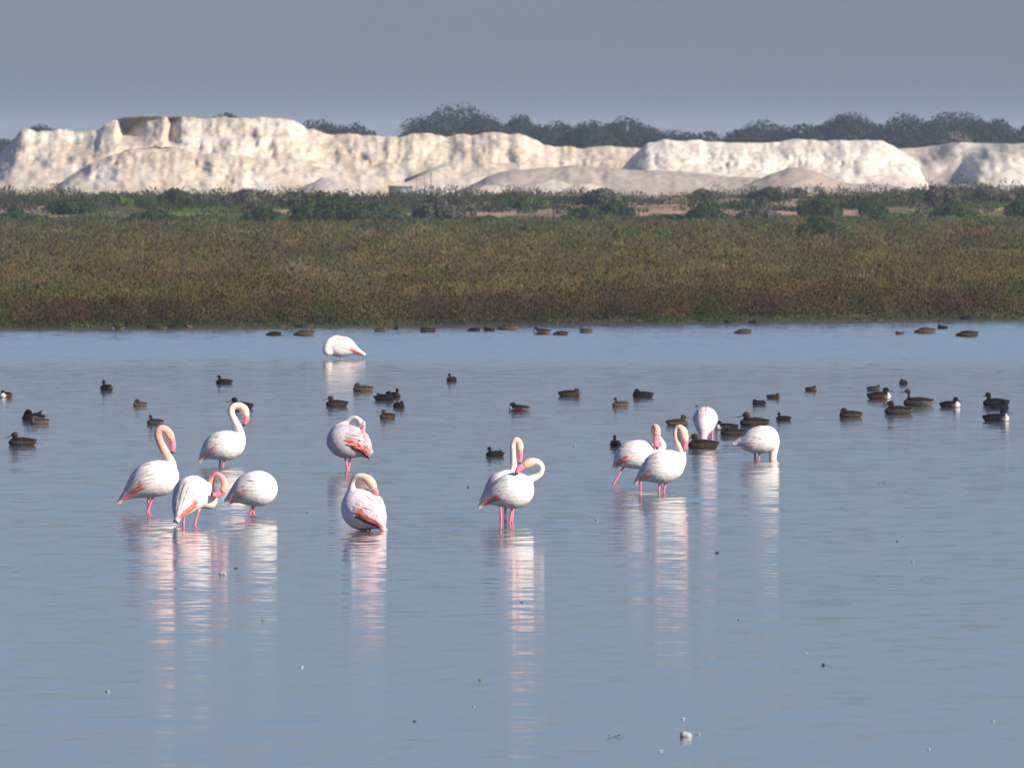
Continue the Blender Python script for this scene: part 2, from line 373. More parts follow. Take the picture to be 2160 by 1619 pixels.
# ------------------------------------------------------------------ spoil ridges
def ridge(name, outline, D, depth, base_z, cols, seed, talus=0.45, ext=None, alcoves=(), lean=None, step=0.14, nv=90, rough=1.0, back=10.0):
    """outline: crest seen at (px, py); front slope falls 'depth' metres towards the viewer"""
    ox = np.array([p[0] for p in outline], float); oy = np.array([p[1] for p in outline], float)
    x0, x1 = (ox[0] - 1080) / F * D, (ox[-1] - 1080) / F * D
    xsr = np.arange(x0, x1, step)
    pxs = xsr / D * F + 1080
    top = CAMH - (np.interp(pxs, ox, oy) - HOR) * D / F
    top = top + (fbm(xsr * 0.9, xsr * 0 + 2, seed + 1, 4) - 0.5) * 0.45 * rough
    v = np.concatenate([np.linspace(0, 1, nv), 1 + np.linspace(0.03, 1, 14)])
    Xg, Vg = np.meshgrid(xsr, v, indexing='ij'); T = top[:, None]
    Pg = pxs[:, None] + 0 * Vg
    f = np.clip(Vg, 0, 1)
    # talus below, steep face above
    tl = talus + 0.25 * (fbm(Xg * 0.10, Xg * 0 + 7, seed + 2, 3) - 0.5)
    ks = 0.62 + 0.25 * (fbm(Xg * 0.07, Xg * 0 + 3, seed + 20, 3) - 0.5)
    zf = np.where(f < ks, f / ks * tl, tl + (1 - tl) * np.clip((f - ks) / (1 - ks), 0, 1) ** 0.9)
    zs = zf * 0.65 + 0.35 * (0.5 - 0.5 * np.cos(np.pi * f))
    zf = np.where(f >= 1, 1.0, zs + 0.07 * np.sin(np.pi * f) * (fbm(Xg * 0.5, f * 5, seed + 22, 3) - 0.5) * 2)
    z = base_z + (T - base_z) * zf
    yb = D - depth * (1 - np.where(f < 0.62, f / 0.62 * 0.66, 0.66 + 0.34 * (f - 0.62) / 0.38))
    bk = np.clip(Vg - 1, 0, 1)
    yb = yb + bk * back
    z = np.where(Vg > 1, T - (T - base_z + 0.5) * np.clip((bk - 0.35) / 0.65, 0, 1), z)
    amp = np.clip(1.15 - np.abs(f - 0.62) * 0.8, 0, 1) * (Vg <= 1)
    gul = (fbm(Xg * 1.3, z * 0.22 + 5, seed + 4, 5) - 0.5) * 1.1 + (fbm(Xg * 0.22, z * 0.25, seed + 6, 4) - 0.5) * 5.0 + (fbm(Xg * 0.7 + z * 0.9, z * 0.5, seed + 7, 4) - 0.5) * 1.6
    blk = (fbm(Xg * 3.4, z * 2.0, seed + 8, 5) - 0.5) * 1.0
    upper = np.clip((f - 0.45) / 0.2, 0, 1)
    yb = yb + amp * (gul * 0.9 + blk * (0.5 + 0.5 * upper)) * rough
    for (a0, a1, zt, push) in alcoves:            # wall pieces turned away from the sun
        u = np.clip((Pg - a0) / (a1 - a0), 0, 1)
        inside = np.where((Pg > a0 - 8) & (Pg < a1 + 6), 1.0, 0.0)
        zz = CAMH - (zt - HOR) * D / F
        edge = np.clip((z - zz) / 0.9, 0, 1)
        sh = np.where(Pg < a0, np.clip((Pg - (a0 - 8)) / 8, 0, 1) * push, push * (1 - u))
        yb = yb + inside * edge * (Vg <= 1) * sh
    if lean is not None:
        yb = yb + lean(Pg - (z - 2) * 34 + (fbm(Xg * 0.6, z * 0.6, seed + 40, 3) - 0.5) * 50)
    nxg, nvg = Xg.shape
    q = np.arange(nxg * nvg).reshape(nxg, nvg)
    qd = np.stack([q[:-1, :-1], q[1:, :-1], q[1:, 1:], q[:-1, 1:]], -1).reshape(-1, 4)
    c = np.array(cols)
    k = np.clip((fbm(Xg * 0.35, z * 0.9, seed + 12, 5) - 0.15) / 0.7, 0, 0.999) * (len(c) - 1)
    i0 = k.astype(int); fr = (k - i0)[..., None]
    C = c[i0] * (1 - fr) + c[np.minimum(i0 + 1, len(c) - 1)] * fr
    spot = np.clip((fbm(Xg * 2.4, z * 2.6, seed + 14, 4) - 0.57) / 0.12, 0, 1)[..., None] * (0.35 + 0.65 * upper[..., None])
    C = C * 0.93
    C = C * (1 - 0.42 * spot) + np.array((0.26, 0.19, 0.12)) * 0.42 * spot
    low = np.clip((0.5 - f) / 0.4, 0, 1)[..., None] * 0.45 * np.clip((fbm(Xg * 0.25, z, seed + 33, 3) - 0.35) / 0.3, 0, 1)[..., None]
    C = C * (1 - low) + np.array((0.40, 0.335, 0.275)) * low
    o = mesh_np(name, np.stack([Xg, yb, z], -1).reshape(-1, 3), qd, M_HEAP, cols=C.reshape(-1, 3), smooth=True)
    return o

CREAM = [(0.48, 0.40, 0.30), (0.58, 0.49, 0.38), (0.66, 0.57, 0.445), (0.58, 0.46, 0.33), (0.69, 0.605, 0.49), (0.75, 0.68, 0.56)]
WHITE = [(0.58, 0.49, 0.39), (0.72, 0.64, 0.53), (0.77, 0.69, 0.58), (0.66, 0.57, 0.46), (0.79, 0.72, 0.61)]
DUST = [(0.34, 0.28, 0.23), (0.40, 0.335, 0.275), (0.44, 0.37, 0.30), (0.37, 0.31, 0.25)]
main_out = [(-160, 400), (-60, 360), (-5, 332), (15, 305), (40, 280), (60, 272), (75, 276), (140, 270), (160, 277), (205, 275), (235, 258), (262, 249), (300, 248), (345, 247), (380, 249), (440, 249), (520, 248), (590, 250), (620, 256), (645, 272), (680, 281), (760, 285), (830, 286), (900, 283), (1000, 281), (1095, 281), (1115, 288), (1150, 304), (1190, 312), (1240, 310), (1330, 310), (1400, 318)]
tag(ridge('spoil_hill', main_out, 1135, 28, -0.1, CREAM, 40, alcoves=((256, 344, 308, 9.0), (360, 386, 310, 4.5))), kind='structure')
tag(ridge('lower_spoil_hill', [(20, 425), (90, 405), (170, 360), (200, 340), (235, 326), (265, 316), (300, 312), (345, 312), (380, 317), (430, 324), (520, 331), (600, 338), (660, 352), (720, 362), (800, 372), (860, 392), (900, 425)], 1112, 15, -0.1, CREAM[1:], 60, talus=0.75, rough=1.0), kind='structure')
tag(ridge('white_spoil_hill', [(1285, 400), (1310, 360), (1335, 330), (1365, 300), (1400, 296), (1470, 296), (1530, 302), (1600, 302), (1680, 296), (1760, 297), (1860, 298), (1885, 308), (1905, 322), (1935, 345), (1960, 380), (1975, 410)], 1120, 19, -0.1, WHITE, 80, rough=0.75), kind='structure')
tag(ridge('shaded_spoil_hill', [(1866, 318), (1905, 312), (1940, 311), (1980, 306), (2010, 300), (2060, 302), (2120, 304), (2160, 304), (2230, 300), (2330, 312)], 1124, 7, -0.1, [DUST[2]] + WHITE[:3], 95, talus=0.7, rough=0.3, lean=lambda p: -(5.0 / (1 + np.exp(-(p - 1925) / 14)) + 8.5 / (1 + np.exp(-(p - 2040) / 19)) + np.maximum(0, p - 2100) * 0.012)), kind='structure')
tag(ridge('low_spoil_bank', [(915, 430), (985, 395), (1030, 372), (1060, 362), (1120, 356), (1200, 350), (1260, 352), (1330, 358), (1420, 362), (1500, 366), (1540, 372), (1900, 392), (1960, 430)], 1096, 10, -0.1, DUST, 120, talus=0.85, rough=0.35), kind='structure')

def heap(name, px, wpx, topy, D, cols, seed, label, base_z=0.0, peak=0.5):
    """a tipped conical heap"""
    g = np.random.default_rng(seed)
    W = wpx / F * D; hgt = CAMH - (topy - HOR) * D / F - base_z
    n = 70; u = np.linspace(-1, 1, n); U, Wv = np.meshgrid(u, u, indexing='ij')
    wob = (fbm(U * 2 + 3, Wv * 2 + 3, seed, 3) - 0.5)
    R = np.sqrt((U - (peak - 0.5) * 0.8 * (1 - np.abs(U))) ** 2 + Wv ** 2) * (1 + 0.35 * wob)
    z = hgt * (np.clip(1.06 - R ** 1.25, 0, 2)) + (fbm(U * 9, Wv * 9, seed + 1, 3) - 0.5) * 0.09 * hgt * (R < 1)
    z = np.minimum(z, hgt * (1.0 + 0.05 * wob)) - 0.25
    V = np.stack([U * W / 2 * 1.08, Wv * W / 2 * 1.08, z], -1).reshape(-1, 3)
    q = np.arange(n * n).reshape(n, n)
    qd = np.stack([q[:-1, :-1], q[1:, :-1], q[1:, 1:], q[:-1, 1:]], -1).reshape(-1, 4)
    c = np.array(cols)[g.integers(0, len(cols), n * n)]
    mixk = fbm(U * 3, Wv * 3, seed + 5, 3)[..., None]
    C = (np.array(cols[0]) * (1 - mixk) + np.array(cols[-1]) * mixk).reshape(-1, 3) * 0.8 + c * 0.2
    o = mesh_np(name, V, qd, M_HEAP, cols=C)
    p = atd(px, topy, D); o.location = (p.x, D, base_z)
    tag(o, label, 'spoil heap', 'small heaps in front of the spoil ridges')

heap('spoil_heap', 688, 150, 368, 1088, [(0.34, 0.29, 0.27), (0.45, 0.38, 0.33)], 1, 'dark grey brown heap at the foot of the cream ridge above the dark bushes')
heap('spoil_heap', 928, 150, 384, 1084, [(0.60, 0.56, 0.52), (0.66, 0.62, 0.58)], 2, 'brightest white heap under the tip of the conveyor')
heap('spoil_heap', 1036, 170, 384, 1082, [(0.46, 0.39, 0.32), (0.56, 0.48, 0.40)], 3, 'small cream heap just right of the white heap under the conveyor')
heap('spoil_heap', 1158, 200, 372, 1080, [(0.42, 0.35, 0.29), (0.52, 0.45, 0.37)], 4, 'beige heap with a shaded left flank in the dip between the two ridges')
heap('spoil_heap', 1235, 170, 380, 1078, [(0.48, 0.41, 0.33), (0.54, 0.47, 0.38)], 5, 'pale heap at the right end of the cream ridge beside the flat dusty bank')
heap('spoil_heap', 1680, 300, 347, 1076, [(0.31, 0.255, 0.20), (0.38, 0.315, 0.25)], 6, 'wide dull brown dome in front of the white ridge')

# screening conveyor at the foot of the ridge
def boxes(name, items, mat, parent, col):
    V, Q = [], []
    for (a, b, w, h) in items:           # a bar from a to b
        a, b = Vector(a), Vector(b); t = (b - a).normalized()
        s = t.cross(Vector((0, 0, 1)))
        s = s.normalized() if s.length > 1e-3 else Vector((1, 0, 0))
        u = s.cross(t); k = len(V)
        for e in (a, b):
            for i, j in ((-1, -1), (1, -1), (1, 1), (-1, 1)): V.append(e + s * i * w / 2 + u * j * h / 2)
        Q += [(k, k + 1, k + 2, k + 3), (k + 7, k + 6, k + 5, k + 4)] + [(k + i, k + 4 + i, k + 4 + (i + 1) % 4, k + (i + 1) % 4) for i in range(4)]
    return mesh_np(name, [tuple(v) for v in V], np.array(Q), mat, parent, cols=np.tile(col, (len(V), 1)), smooth=False)

cp = atd(845, 408, 1070)
cv = empty('conveyor', (cp.x, 1070, 0.75))
tag(cv, 'grey green screening conveyor with a raised belt at the foot of the cream ridge', 'conveyor')
boxes('belt', [((0.3, 0, 0.5), (3.4, 0, 1.75), 0.5, 0.14)], M_METAL, cv, (0.16, 0.19, 0.17))
boxes('belt_frame', [((0.3, -0.3, 0.36), (3.4, -0.3, 1.60), 0.06, 0.12), ((0.3, 0.3, 0.36), (3.4, 0.3, 1.60), 0.06, 0.12)], M_METAL, cv, (0.20, 0.22, 0.18))
boxes('hopper', [((-0.9, 0, -0.40), (0.9, 0, -0.40), 1.2, 0.70), ((-0.95, 0, 0.02), (0.95, 0, 0.02), 1.4, 0.12)], M_METAL, cv, (0.12, 0.14, 0.14))
for lx in (1.2, 2.3):
    boxes('leg', [((lx, -0.3, -0.75), (lx, -0.3, 0.36 + (lx - 0.3) * 0.4)), ][0:0] + [((lx, -0.3, -0.75), (lx, -0.3, 0.32 + (lx - 0.3) * 0.4), 0.08, 0.08), ((lx, 0.3, -0.75), (lx, 0.3, 0.32 + (lx - 0.3) * 0.4), 0.08, 0.08)], M_METAL, cv, (0.17, 0.18, 0.17))

# ------------------------------------------------------------------ leaf clouds: bushes and trees
def leaf_cloud(lobes, n, size, pal, seed, flat=0.0):
    """small faces through the volume of the lobes (cx, cy, cz, rx, ry, rz)"""
    g = np.random.default_rng(seed)
    L = np.array(lobes, float); vol = (L[:, 3] * L[:, 5]); pick = g.choice(len(L), n, p=vol / vol.sum())
    d = g.normal(size=(n, 3)); d /= np.linalg.norm(d, axis=1)[:, None]
    r = 0.60 + 0.40 * g.random(n) ** 0.6
    clump = vnoise(d[:, 0] * 3 + 8 + pick * 3, d[:, 2] * 3 + 8 + d[:, 1] * 2, seed)
    r = r * (0.90 + 0.16 * clump)
    P = L[pick, :3] + d * r[:, None] * L[pick, 3:]
    keep = P[:, 2] > 0.02; P, d, clump = P[keep], d[keep], clump[keep]; n = len(P)
    nrm = d + g.normal(size=(n, 3)) * 0.5; nrm /= np.linalg.norm(nrm, axis=1)[:, None]
    a = np.cross(nrm, g.normal(size=(n, 3))); a /= np.linalg.norm(a, axis=1)[:, None]
    b = np.cross(nrm, a)
    s = size * (0.5 + g.random(n))
    V = np.stack([P - a * s[:, None], P - b * s[:, None] * 0.6, P + a * s[:, None], P + b * s[:, None] * 0.6], 1)
    pal = np.array(pal)
    c = pal[g.integers(0, len(pal), n)] * (0.7 + 0.6 * g.random(n))[:, None] 
    return V.reshape(-1, 3), np.arange(n * 4).reshape(-1, 4), np.repeat(c, 4, 0)

def stem_mesh(paths):
    """tapered limbs: each path is a list of (x, y, z, r)"""
    V, Q = [], []
    for path in paths:
        k = len(V); m = 6
        for (x, y, z, r) in path:
            for i in range(m):
                a = 2 * math.pi * i / m; V.append((x + r * math.cos(a), y + r * math.sin(a), z))
        for j in range(len(path) - 1):
            for i in range(m):
                a, b = k + j * m + i, k + j * m + (i + 1) % m
                Q.append((a, b, b + m, a + m))
    return V, np.array(Q)

def make_bush(px, by, w, h, pal, label, seed, v=None, ground_v=None, name='bush', cat='bush', group='bushes on the sandy bank', dens=1.0):
    """px centre, by base row, w/h in photograph pixels"""
    # distance where the land lies at that row
    D = 400.0
    for D_ in np.arange(330, 900, 1.0):
        x = (px - 1080) / F * D_
        z = float(land_z(np.array([x]), np.array([D_]))[0])
        if HOR + (CAMH - z) * F / D_ <= by: D = D_; break
    else: D = 880
    x = (px - 1080) / F * D; z = float(land_z(np.array([x]), np.array([D]))[0])
    s = D / F; W, H = w * s, h * s
    g = random.Random(seed)
    lobes = []
    nl = max(3, int(w / 18))
    for i in range(nl):
        u = (i + 0.5) / nl * 2 - 1
        hh = H * (1 - 0.45 * u * u) * g.uniform(0.78, 1.08)
        lobes.append((u * W / 2 * 0.78, g.uniform(-0.25, 0.25) * W, hh * 0.52, W / nl * 0.95, W * 0.3, hh * 0.5))
    root = empty(name, (x, D, z - 0.05)); tag(root, label, cat, group)
    n = int(min(4200, max(500, W * H * 900)) * dens)
    V, Q, C = leaf_cloud(lobes, n, 0.075, pal, seed)
    mesh_np('foliage', V, Q, M_LEAF, root, C, smooth=False)
    paths = [[(0, 0, -0.1, 0.06), (g.uniform(-.1, .1) * W, 0, H * 0.3, 0.045), (u * W * 0.35, 0, H * 0.7, 0.015)] for u in (-1, -0.3, 0.4, 1)]
    V, Q = stem_mesh(paths)
    mesh_np('stem', V, Q, M_LEAF, root, np.tile((0.10, 0.075, 0.055), (len(V), 1)))
    return root

GD = [(0.018, 0.034, 0.006), (0.026, 0.046, 0.008), (0.036, 0.054, 0.010)]
GM = [(0.046, 0.078, 0.010), (0.060, 0.090, 0.012), (0.042, 0.064, 0.012)]
GB = [(0.07, 0.065, 0.045), (0.09, 0.075, 0.055), (0.05, 0.05, 0.035)]
GT = [(0.022, 0.042, 0.014), (0.028, 0.052, 0.016), (0.040, 0.056, 0.020)]
GO = [(0.11, 0.10, 0.03), (0.09, 0.10, 0.03), (0.13, 0.10, 0.045)]
bushes = [
 (30, 470, 90, 34, GD, 'dark bush cut by the left edge, below the low tip of the cream ridge'),
 (85, 476, 80, 30, GM, 'mid green bush beside the small orange sand patch, second bush from the left edge'),
 (150, 452, 100, 38, GD, 'dark green bush on the bank crest between the two leftmost sand patches'),
 (112, 430, 60, 30, GB, 'brownish bush on the crest silhouetted against the foot of the cream ridge, far left'),
 (235, 440, 100, 40, GM, 'green bush above the orange sand patch left of the cliff alcove'),
 (318, 478, 130, 40, GD, 'wide very dark bush in front of the sandy track under the shaded alcove'),
 (290, 440, 70, 36, GD, 'small dark bush on the crest straight below the shaded alcove'),
 (375, 436, 90, 44, GT, 'grey green bush on the crest below the right end of the alcove'),
 (430, 440, 70, 36, GB, 'brown twiggy bush on the crest left of the tallest dark crest bushes'),
 (505, 438, 90, 46, GB, 'tall dark brown bush standing against the cream ridge below its flat top'),
 (415, 474, 80, 26, GM, 'low green bush below the pale sandy strip, left of the large thicket'),
 (560, 476, 110, 44, GD, 'dark bush closing the right end of the long sandy strip'),
 (700, 476, 220, 74, GD, 'largest dark green thicket in the middle left below the grey brown heap'),
 (620, 440, 60, 42, GB, 'brown bush on the left shoulder of the largest dark thicket'),
 (790, 474, 150, 56, GT, 'broad blue green bush adjoining the right side of the largest thicket'),
 (800, 490, 80, 30, GM, 'light green rounded bush in front of the broad blue green bush'),
 (925, 470, 120, 62, GB, 'tall brown grey bush standing left of the orange sand slope'),
 (1025, 474, 80, 24, GD, 'low dark bush along the foot of the orange sand slope'),
 (1075, 436, 70, 34, GD, 'dark crest bush above the orange sand slope'),
 (1120, 442, 80, 30, GM, 'bright green bush on the crest just right of the orange sand slope'),
 (1268, 434, 90, 44, GB, 'big rounded brown bush breaking the crest under the gap between the ridges'),
 (1240, 470, 130, 34, GD, 'dark low bush below the rounded brown crest bush'),
 (1300, 462, 80, 46, GD, 'upright dark bush right below the rounded brown crest bush'),
 (1420, 470, 70, 26, GD, 'small dark bush between the sand patches under the left end of the white ridge'),
 (1492, 470, 86, 44, GD, 'round dark bush with sand showing on both sides, below the white ridge'),
 (1600, 470, 100, 38, GB, 'brown topped bush in the sandy strip under the wide dull dome'),
 (1480, 424, 60, 28, GB, 'small brown bush on the crest left below the wide dull dome'),
 (1620, 424, 90, 30, GT, 'grey green bush on the crest in front of the wide dull dome'),
 (1730, 462, 100, 48, GD, 'large dark bush directly behind the deep green bush of the marsh edge'),
 (1842, 460, 60, 40, GD, 'dark rounded bush right of the sandy gap below the shaded slope'),
 (1880, 470, 100, 30, GM, 'green low bush in front of the dark bush below the shaded slope'),
 (1990, 440, 70, 58, GB, 'tallest brown bush on the crest, standing out against the shaded slope'),
 (2010, 466, 110, 40, GD, 'dark bush at the foot of the tallest brown crest bush'),
 (2095, 428, 100, 36, GB, 'dark brown bush on the crest near the right edge above the sand patches'),
 (2150, 466, 60, 48, GD, 'dark bush cut by the right edge of the photo'),
]
for i, (a, b, c, d, p, lab) in enumerate(bushes):
    make_bush(a, b, c, d, p, lab, 300 + i)
marsh_b = [
 (1722, 500, 84, 44, [(0.010, 0.030, 0.004), (0.016, 0.044, 0.006)], 'deep green rounded bush standing alone in the marsh, right of centre'),
 (1785, 500, 60, 24, [(0.04, 0.08, 0.02), (0.05, 0.07, 0.02)], 'low bright green bush touching the right side of the deep green one'),
 (1330, 506, 70, 30, GM, 'green marsh bush left of centre of a pair, below the round dark bank bush'),
 (1395, 508, 70, 24, GM, 'lower green marsh bush just right of its taller twin'),
 (1245, 508, 52, 18, GM, 'small flat green bush in the marsh under the gap between the ridges'),
 (1112, 496, 44, 22, GM, 'little green bush in the marsh below the orange sand slope'),
 (765, 508, 70, 28, GO, 'olive yellow bush in the marsh below the large dark thicket'),
 (1600, 500, 70, 26, GM, 'pale green bush in the marsh left of the deep green bush'),
 (540, 505, 90, 24, GO, 'yellowish bush in the marsh below the dark bush at the end of the sandy strip'),
 (2070, 490, 80, 26, GM, 'green bush at the marsh edge near the right side'),
]
for i, (a, b, c, d, p, lab) in enumerate(marsh_b):
    make_bush(a, b, c, d, p, lab, 400 + i, group='bushes in the marsh')

TR = [(0.010, 0.022, 0.015), (0.014, 0.028, 0.018), (0.018, 0.030, 0.018)]
TR2 = [(0.014, 0.025, 0.015), (0.020, 0.033, 0.018)]
def make_tree(px, topy, w, label, seed, pal=TR, D=1300, name='tree', drop=1.0):
    s = D / F; W = w * s * 1.36; ztop = CAMH - (topy - HOR) * s; z0 = 0.04; H = ztop - z0
    g = random.Random(seed); x = (px - 1080) * s
    root = empty(name, (x, D, z0)); tag(root, label, 'tree', 'trees behind the spoil heaps')
    lobes = []
    nl = max(5, int(w / 16))
    for i in range(nl):
        u = g.uniform(-1, 1) if i > 2 else (-0.55, 0.0, 0.5)[i]
        hh = H * (1 - 0.42 * drop * abs(u) ** 1.7) * g.uniform(0.93, 1.0) if i > 2 else H * (1 - 0.42 * drop * abs(u) ** 1.7)
        rz = g.uniform(0.19, 0.27) * H; rx = g.uniform(0.20, 0.30) * W
        lobes.append((u * (W / 2 - rx * 0.6), g.uniform(-0.22, 0.22) * W, hh - rz, rx, rx, rz))
    for u in (-0.6, -0.2, 0.25, 0.6): lobes.append((u * W / 2, 0, H * 0.42, W * 0.24, W * 0.24, H * 0.24))
    lobes.append((0, 0, H * 0.56, W * 0.40, W * 0.4, H * 0.36 if drop > 0 else H * 0.3))
    V, Q, C = leaf_cloud(lobes, int(2600 + W * H * 120), 0.145, pal, seed)
    mesh_np('crown', V, Q, M_LEAF, root, C, smooth=False)
    paths = [[(0, 0, -0.3, 0.26), (0.1, 0, H * 0.2, 0.2), (g.uniform(-.3, .3), 0, H * 0.4, 0.15)]]
    for u in (-0.6, -0.2, 0.3, 0.65):
        paths.append([(0.1, 0, H * 0.2, 0.13), (u * W * 0.22, 0, H * 0.42, 0.09), (u * W * 0.38, g.uniform(-.4, .4), H * 0.68, 0.03)])
    V, Q = stem_mesh(paths)
    mesh_np('trunk', V, Q, M_LEAF, root, np.tile((0.09, 0.07, 0.055), (len(V), 1)))
    return root

trees = [
 (2, 290, 110, 'tree cut by the left edge beyond the low end of the cream ridge'),
 (86, 262, 110, 'flat topped tree showing above the pointed left part of the cream ridge'),
 (476, 236, 110, 'small tree crown peeping over the flat top of the cream ridge'),
 (672, 251, 130, 'tree behind the step down at the right of the flat topped ridge'),
 (752, 257, 100, 'low tree just right of the one behind the step, sloping down to open sky'),
 (962, 213, 200, 'tallest dome shaped tree in the middle, highest of all crowns'),
 (900, 254, 110, 'low tree filling the left flank of the tallest dome shaped tree'),
 (1040, 258, 90, 'low tree under the right flank of the tallest dome shaped tree'),
 (1096, 240, 86, 'small rounded tree alone between the tallest dome and the dark long crowns'),
 (1175, 252, 120, 'left one of the dark crowns above the gap between the ridges'),
 (1245, 252, 110, 'middle one of the dark crowns above the gap between the ridges'),
 (1322, 243, 140, 'right and tallest one of the dark crowns above the gap between the ridges'),
 (1410, 272, 110, 'low distant tree right of the dark crowns above the gap'),
 (1492, 275, 100, 'lowest tree above the left part of the white ridge'),
 (1608, 252, 146, 'broad rounded tree above the middle of the white ridge'),
 (1698, 259, 90, 'small tree in the notch right of the broad rounded one'),
 (1792, 236, 150, 'domed tree above the right part of the white ridge'),
 (1856, 262, 80, 'low crown wedged between the domed tree and the flat topped one'),
 (1908, 237, 140, 'flat topped tree above the end of the white ridge'),
 (2018, 232, 170, 'tallest of the trees over the shaded slope, with a bare shrub before it'),
 (2104, 248, 110, 'tree sloping down from the tallest one over the shaded slope'),
 (2172, 260, 80, 'tree cut by the right edge above the shaded slope'),
 (1138, 262, 90, 'low crown between the small rounded tree and the dark crowns above the gap'),
 (1212, 264, 80, 'low crown between the left and middle dark crowns above the gap'),
 (1284, 258, 80, 'low crown between the middle and tallest dark crowns above the gap'),
 (1370, 266, 90, 'crown sloping down to the right of the tallest dark crown'),
 (1450, 278, 90, 'low far crown filling the dip left of the white ridge top'),
 (1556, 270, 80, 'low crown on the left flank of the broad rounded tree'),
 (1654, 264, 80, 'low crown between the broad rounded tree and the small one beside it'),
 (1742, 256, 80, 'low crown on the left flank of the domed tree'),
 (1962, 252, 90, 'low crown between the flat topped tree and the tallest right hand tree'),
 (2062, 250, 80, 'low crown on the right shoulder of the tallest right hand tree'),
 (716, 262, 80, 'low crown joining the two trees beyond the step down of the ridge'),
]
for i, (a, b, c, lab) in enumerate(trees):
    make_tree(a, b, c, lab, 500 + i, [TR, TR2, TR][i % 3], D=1300 + (i * 37) % 60)
make_tree(2014, 276, 90, 'brownish bare shrub in front of the tallest tree over the shaded slope', 560, [(0.12, 0.09, 0.075), (0.10, 0.08, 0.06)], D=1230, name='bare_shrub')

# ------------------------------------------------------------------ animals: tools
_ico = None
def ico():
    global _ico
    if _ico is None:
        import bmesh
        bm = bmesh.new(); bmesh.ops.create_icosphere(bm, subdivisions=3, radius=1.0)
        V = np.array([v.co[:] for v in bm.verts]); T = np.array([[v.index for v in f.verts] for f in bm.faces]); bm.free()
        _ico = (V, T)
    return _ico

def cr(P, n):
    """Catmull-Rom through rows of P, n points per span"""
    P = np.asarray(P, float)
    if len(P) == 2: return np.array([P[0] + (P[1] - P[0]) * t for t in np.linspace(0, 1, n + 1)])
    E = np.vstack([2 * P[0] - P[1], P, 2 * P[-1] - P[-2]]); out = []
    for i in range(1, len(E) - 2):
        for t in np.linspace(0, 1, n, endpoint=False):
            a, b, c, d = E[i - 1], E[i], E[i + 1], E[i + 2]
            out.append(0.5 * (2 * b + (c - a) * t + (2 * a - 5 * b + 4 * c - d) * t * t + (3 * b - a - 3 * c + d) * t ** 3))
    out.append(P[-1]); out = np.array(out); out[:, 3] = np.maximum(out[:, 3], P[:, 3].min() * 0.7)
    return out

def envelope(chains, voxel, name, smooth_it=4):
    """chains: list of arrays (x,y,z,r,ky, cr,cg,cb); one continuous skin round the balls; colours follow the balls"""
    S = []
    for P in chains:
        P = np.asarray(P, float)
        for i in range(len(P) - 1): pass
        seg = np.linalg.norm(np.diff(P[:, :3], axis=0), axis=1)
        nsub = int(max(3, min(14, np.max(seg / np.maximum(0.25 * np.minimum(P[:-1, 3], P[1:, 3]) + 0.002, 1e-3)))))
        S.append(cr(P, nsub))
    S = np.vstack(S)
    iv, it = ico(); n = len(S)
    V = (iv[None] * np.stack([S[:, 3], S[:, 3] * S[:, 4], S[:, 3]], -1)[:, None] + S[:, None, :3]).reshape(-1, 3)
    T = (it[None] + (np.arange(n) * len(iv))[:, None, None]).reshape(-1, 3)
    me = bpy.data.meshes.new('tmp'); me.from_pydata(V.tolist(), [], T.tolist())
    ob = bpy.data.objects.new('tmp', me); COL.objects.link(ob)
    m = ob.modifiers.new('r', 'REMESH'); m.mode = 'VOXEL'; m.voxel_size = voxel; m.use_smooth_shade = True
    s = ob.modifiers.new('s', 'SMOOTH'); s.factor = 0.6; s.iterations = smooth_it
    dg = bpy.context.evaluated_depsgraph_get()
    out = bpy.data.meshes.new_from_object(ob.evaluated_get(dg))
    out.name = name
    bpy.data.objects.remove(ob); bpy.data.meshes.remove(me)
    vv = np.empty(len(out.vertices) * 3); out.vertices.foreach_get('co', vv); vv = vv.reshape(-1, 3)
    cols = np.empty((len(vv), 3))
    for a in range(0, len(vv), 4000):
        q = vv[a:a + 4000]
        dd = q[:, None, :] - S[None, :, :3]; dd[..., 1] /= S[None, :, 4]
        d = np.abs(np.linalg.norm(dd, axis=2) - S[None, :, 3])
        w = np.exp(-(d / 0.010) ** 2) + 1e-9
        cols[a:a + 4000] = (w[..., None] * S[None, :, 5:8]).sum(1) / w.sum(1)[:, None]
    out.polygons.foreach_set('use_smooth', np.ones(len(out.polygons), dtype=bool))
    return out, vv, cols

def tube(P, m=10, flat=None):
    """P rows: x,y,z,r(in the plane),r2(depth) ; closed ends"""
    P = np.asarray(P, float); V, Q = [], []
    T = np.gradient(P[:, :3], axis=0)
    for i, p in enumerate(P):
        t = Vector(T[i]).normalized(); ydir = Vector((0, 1, 0))
        if abs(t.y) > 0.95: ydir = Vector((1, 0, 0))
        n1 = ydir.cross(t).normalized(); n2 = t.cross(n1).normalized()
        for k in range(m):
            a = 2 * math.pi * k / m
            V.append(Vector(p[:3]) + n1 * math.cos(a) * p[3] + n2 * math.sin(a) * p[4])
    for i in range(len(P) - 1):
        for k in range(m):
            a, b = i * m + k, i * m + (k + 1) % m
            Q.append((a, b, b + m, a + m))
    c0 = len(V); V.append(Vector(P[0, :3])); V.append(Vector(P[-1, :3]))
    Tr = [(c0, (k + 1) % m, k) for k in range(m)] + [(c0 + 1, (len(P) - 1) * m + k, (len(P) - 1) * m + (k + 1) % m) for k in range(m)]
    return np.array([v[:] for v in V]), [np.array(Q), np.array(Tr)]

def ball(name, c, r, col, mat, parent):
    iv, it = ico()
    return mesh_np(name, iv * r + np.array(c), it, mat, parent, np.tile(col, (len(iv), 1)))

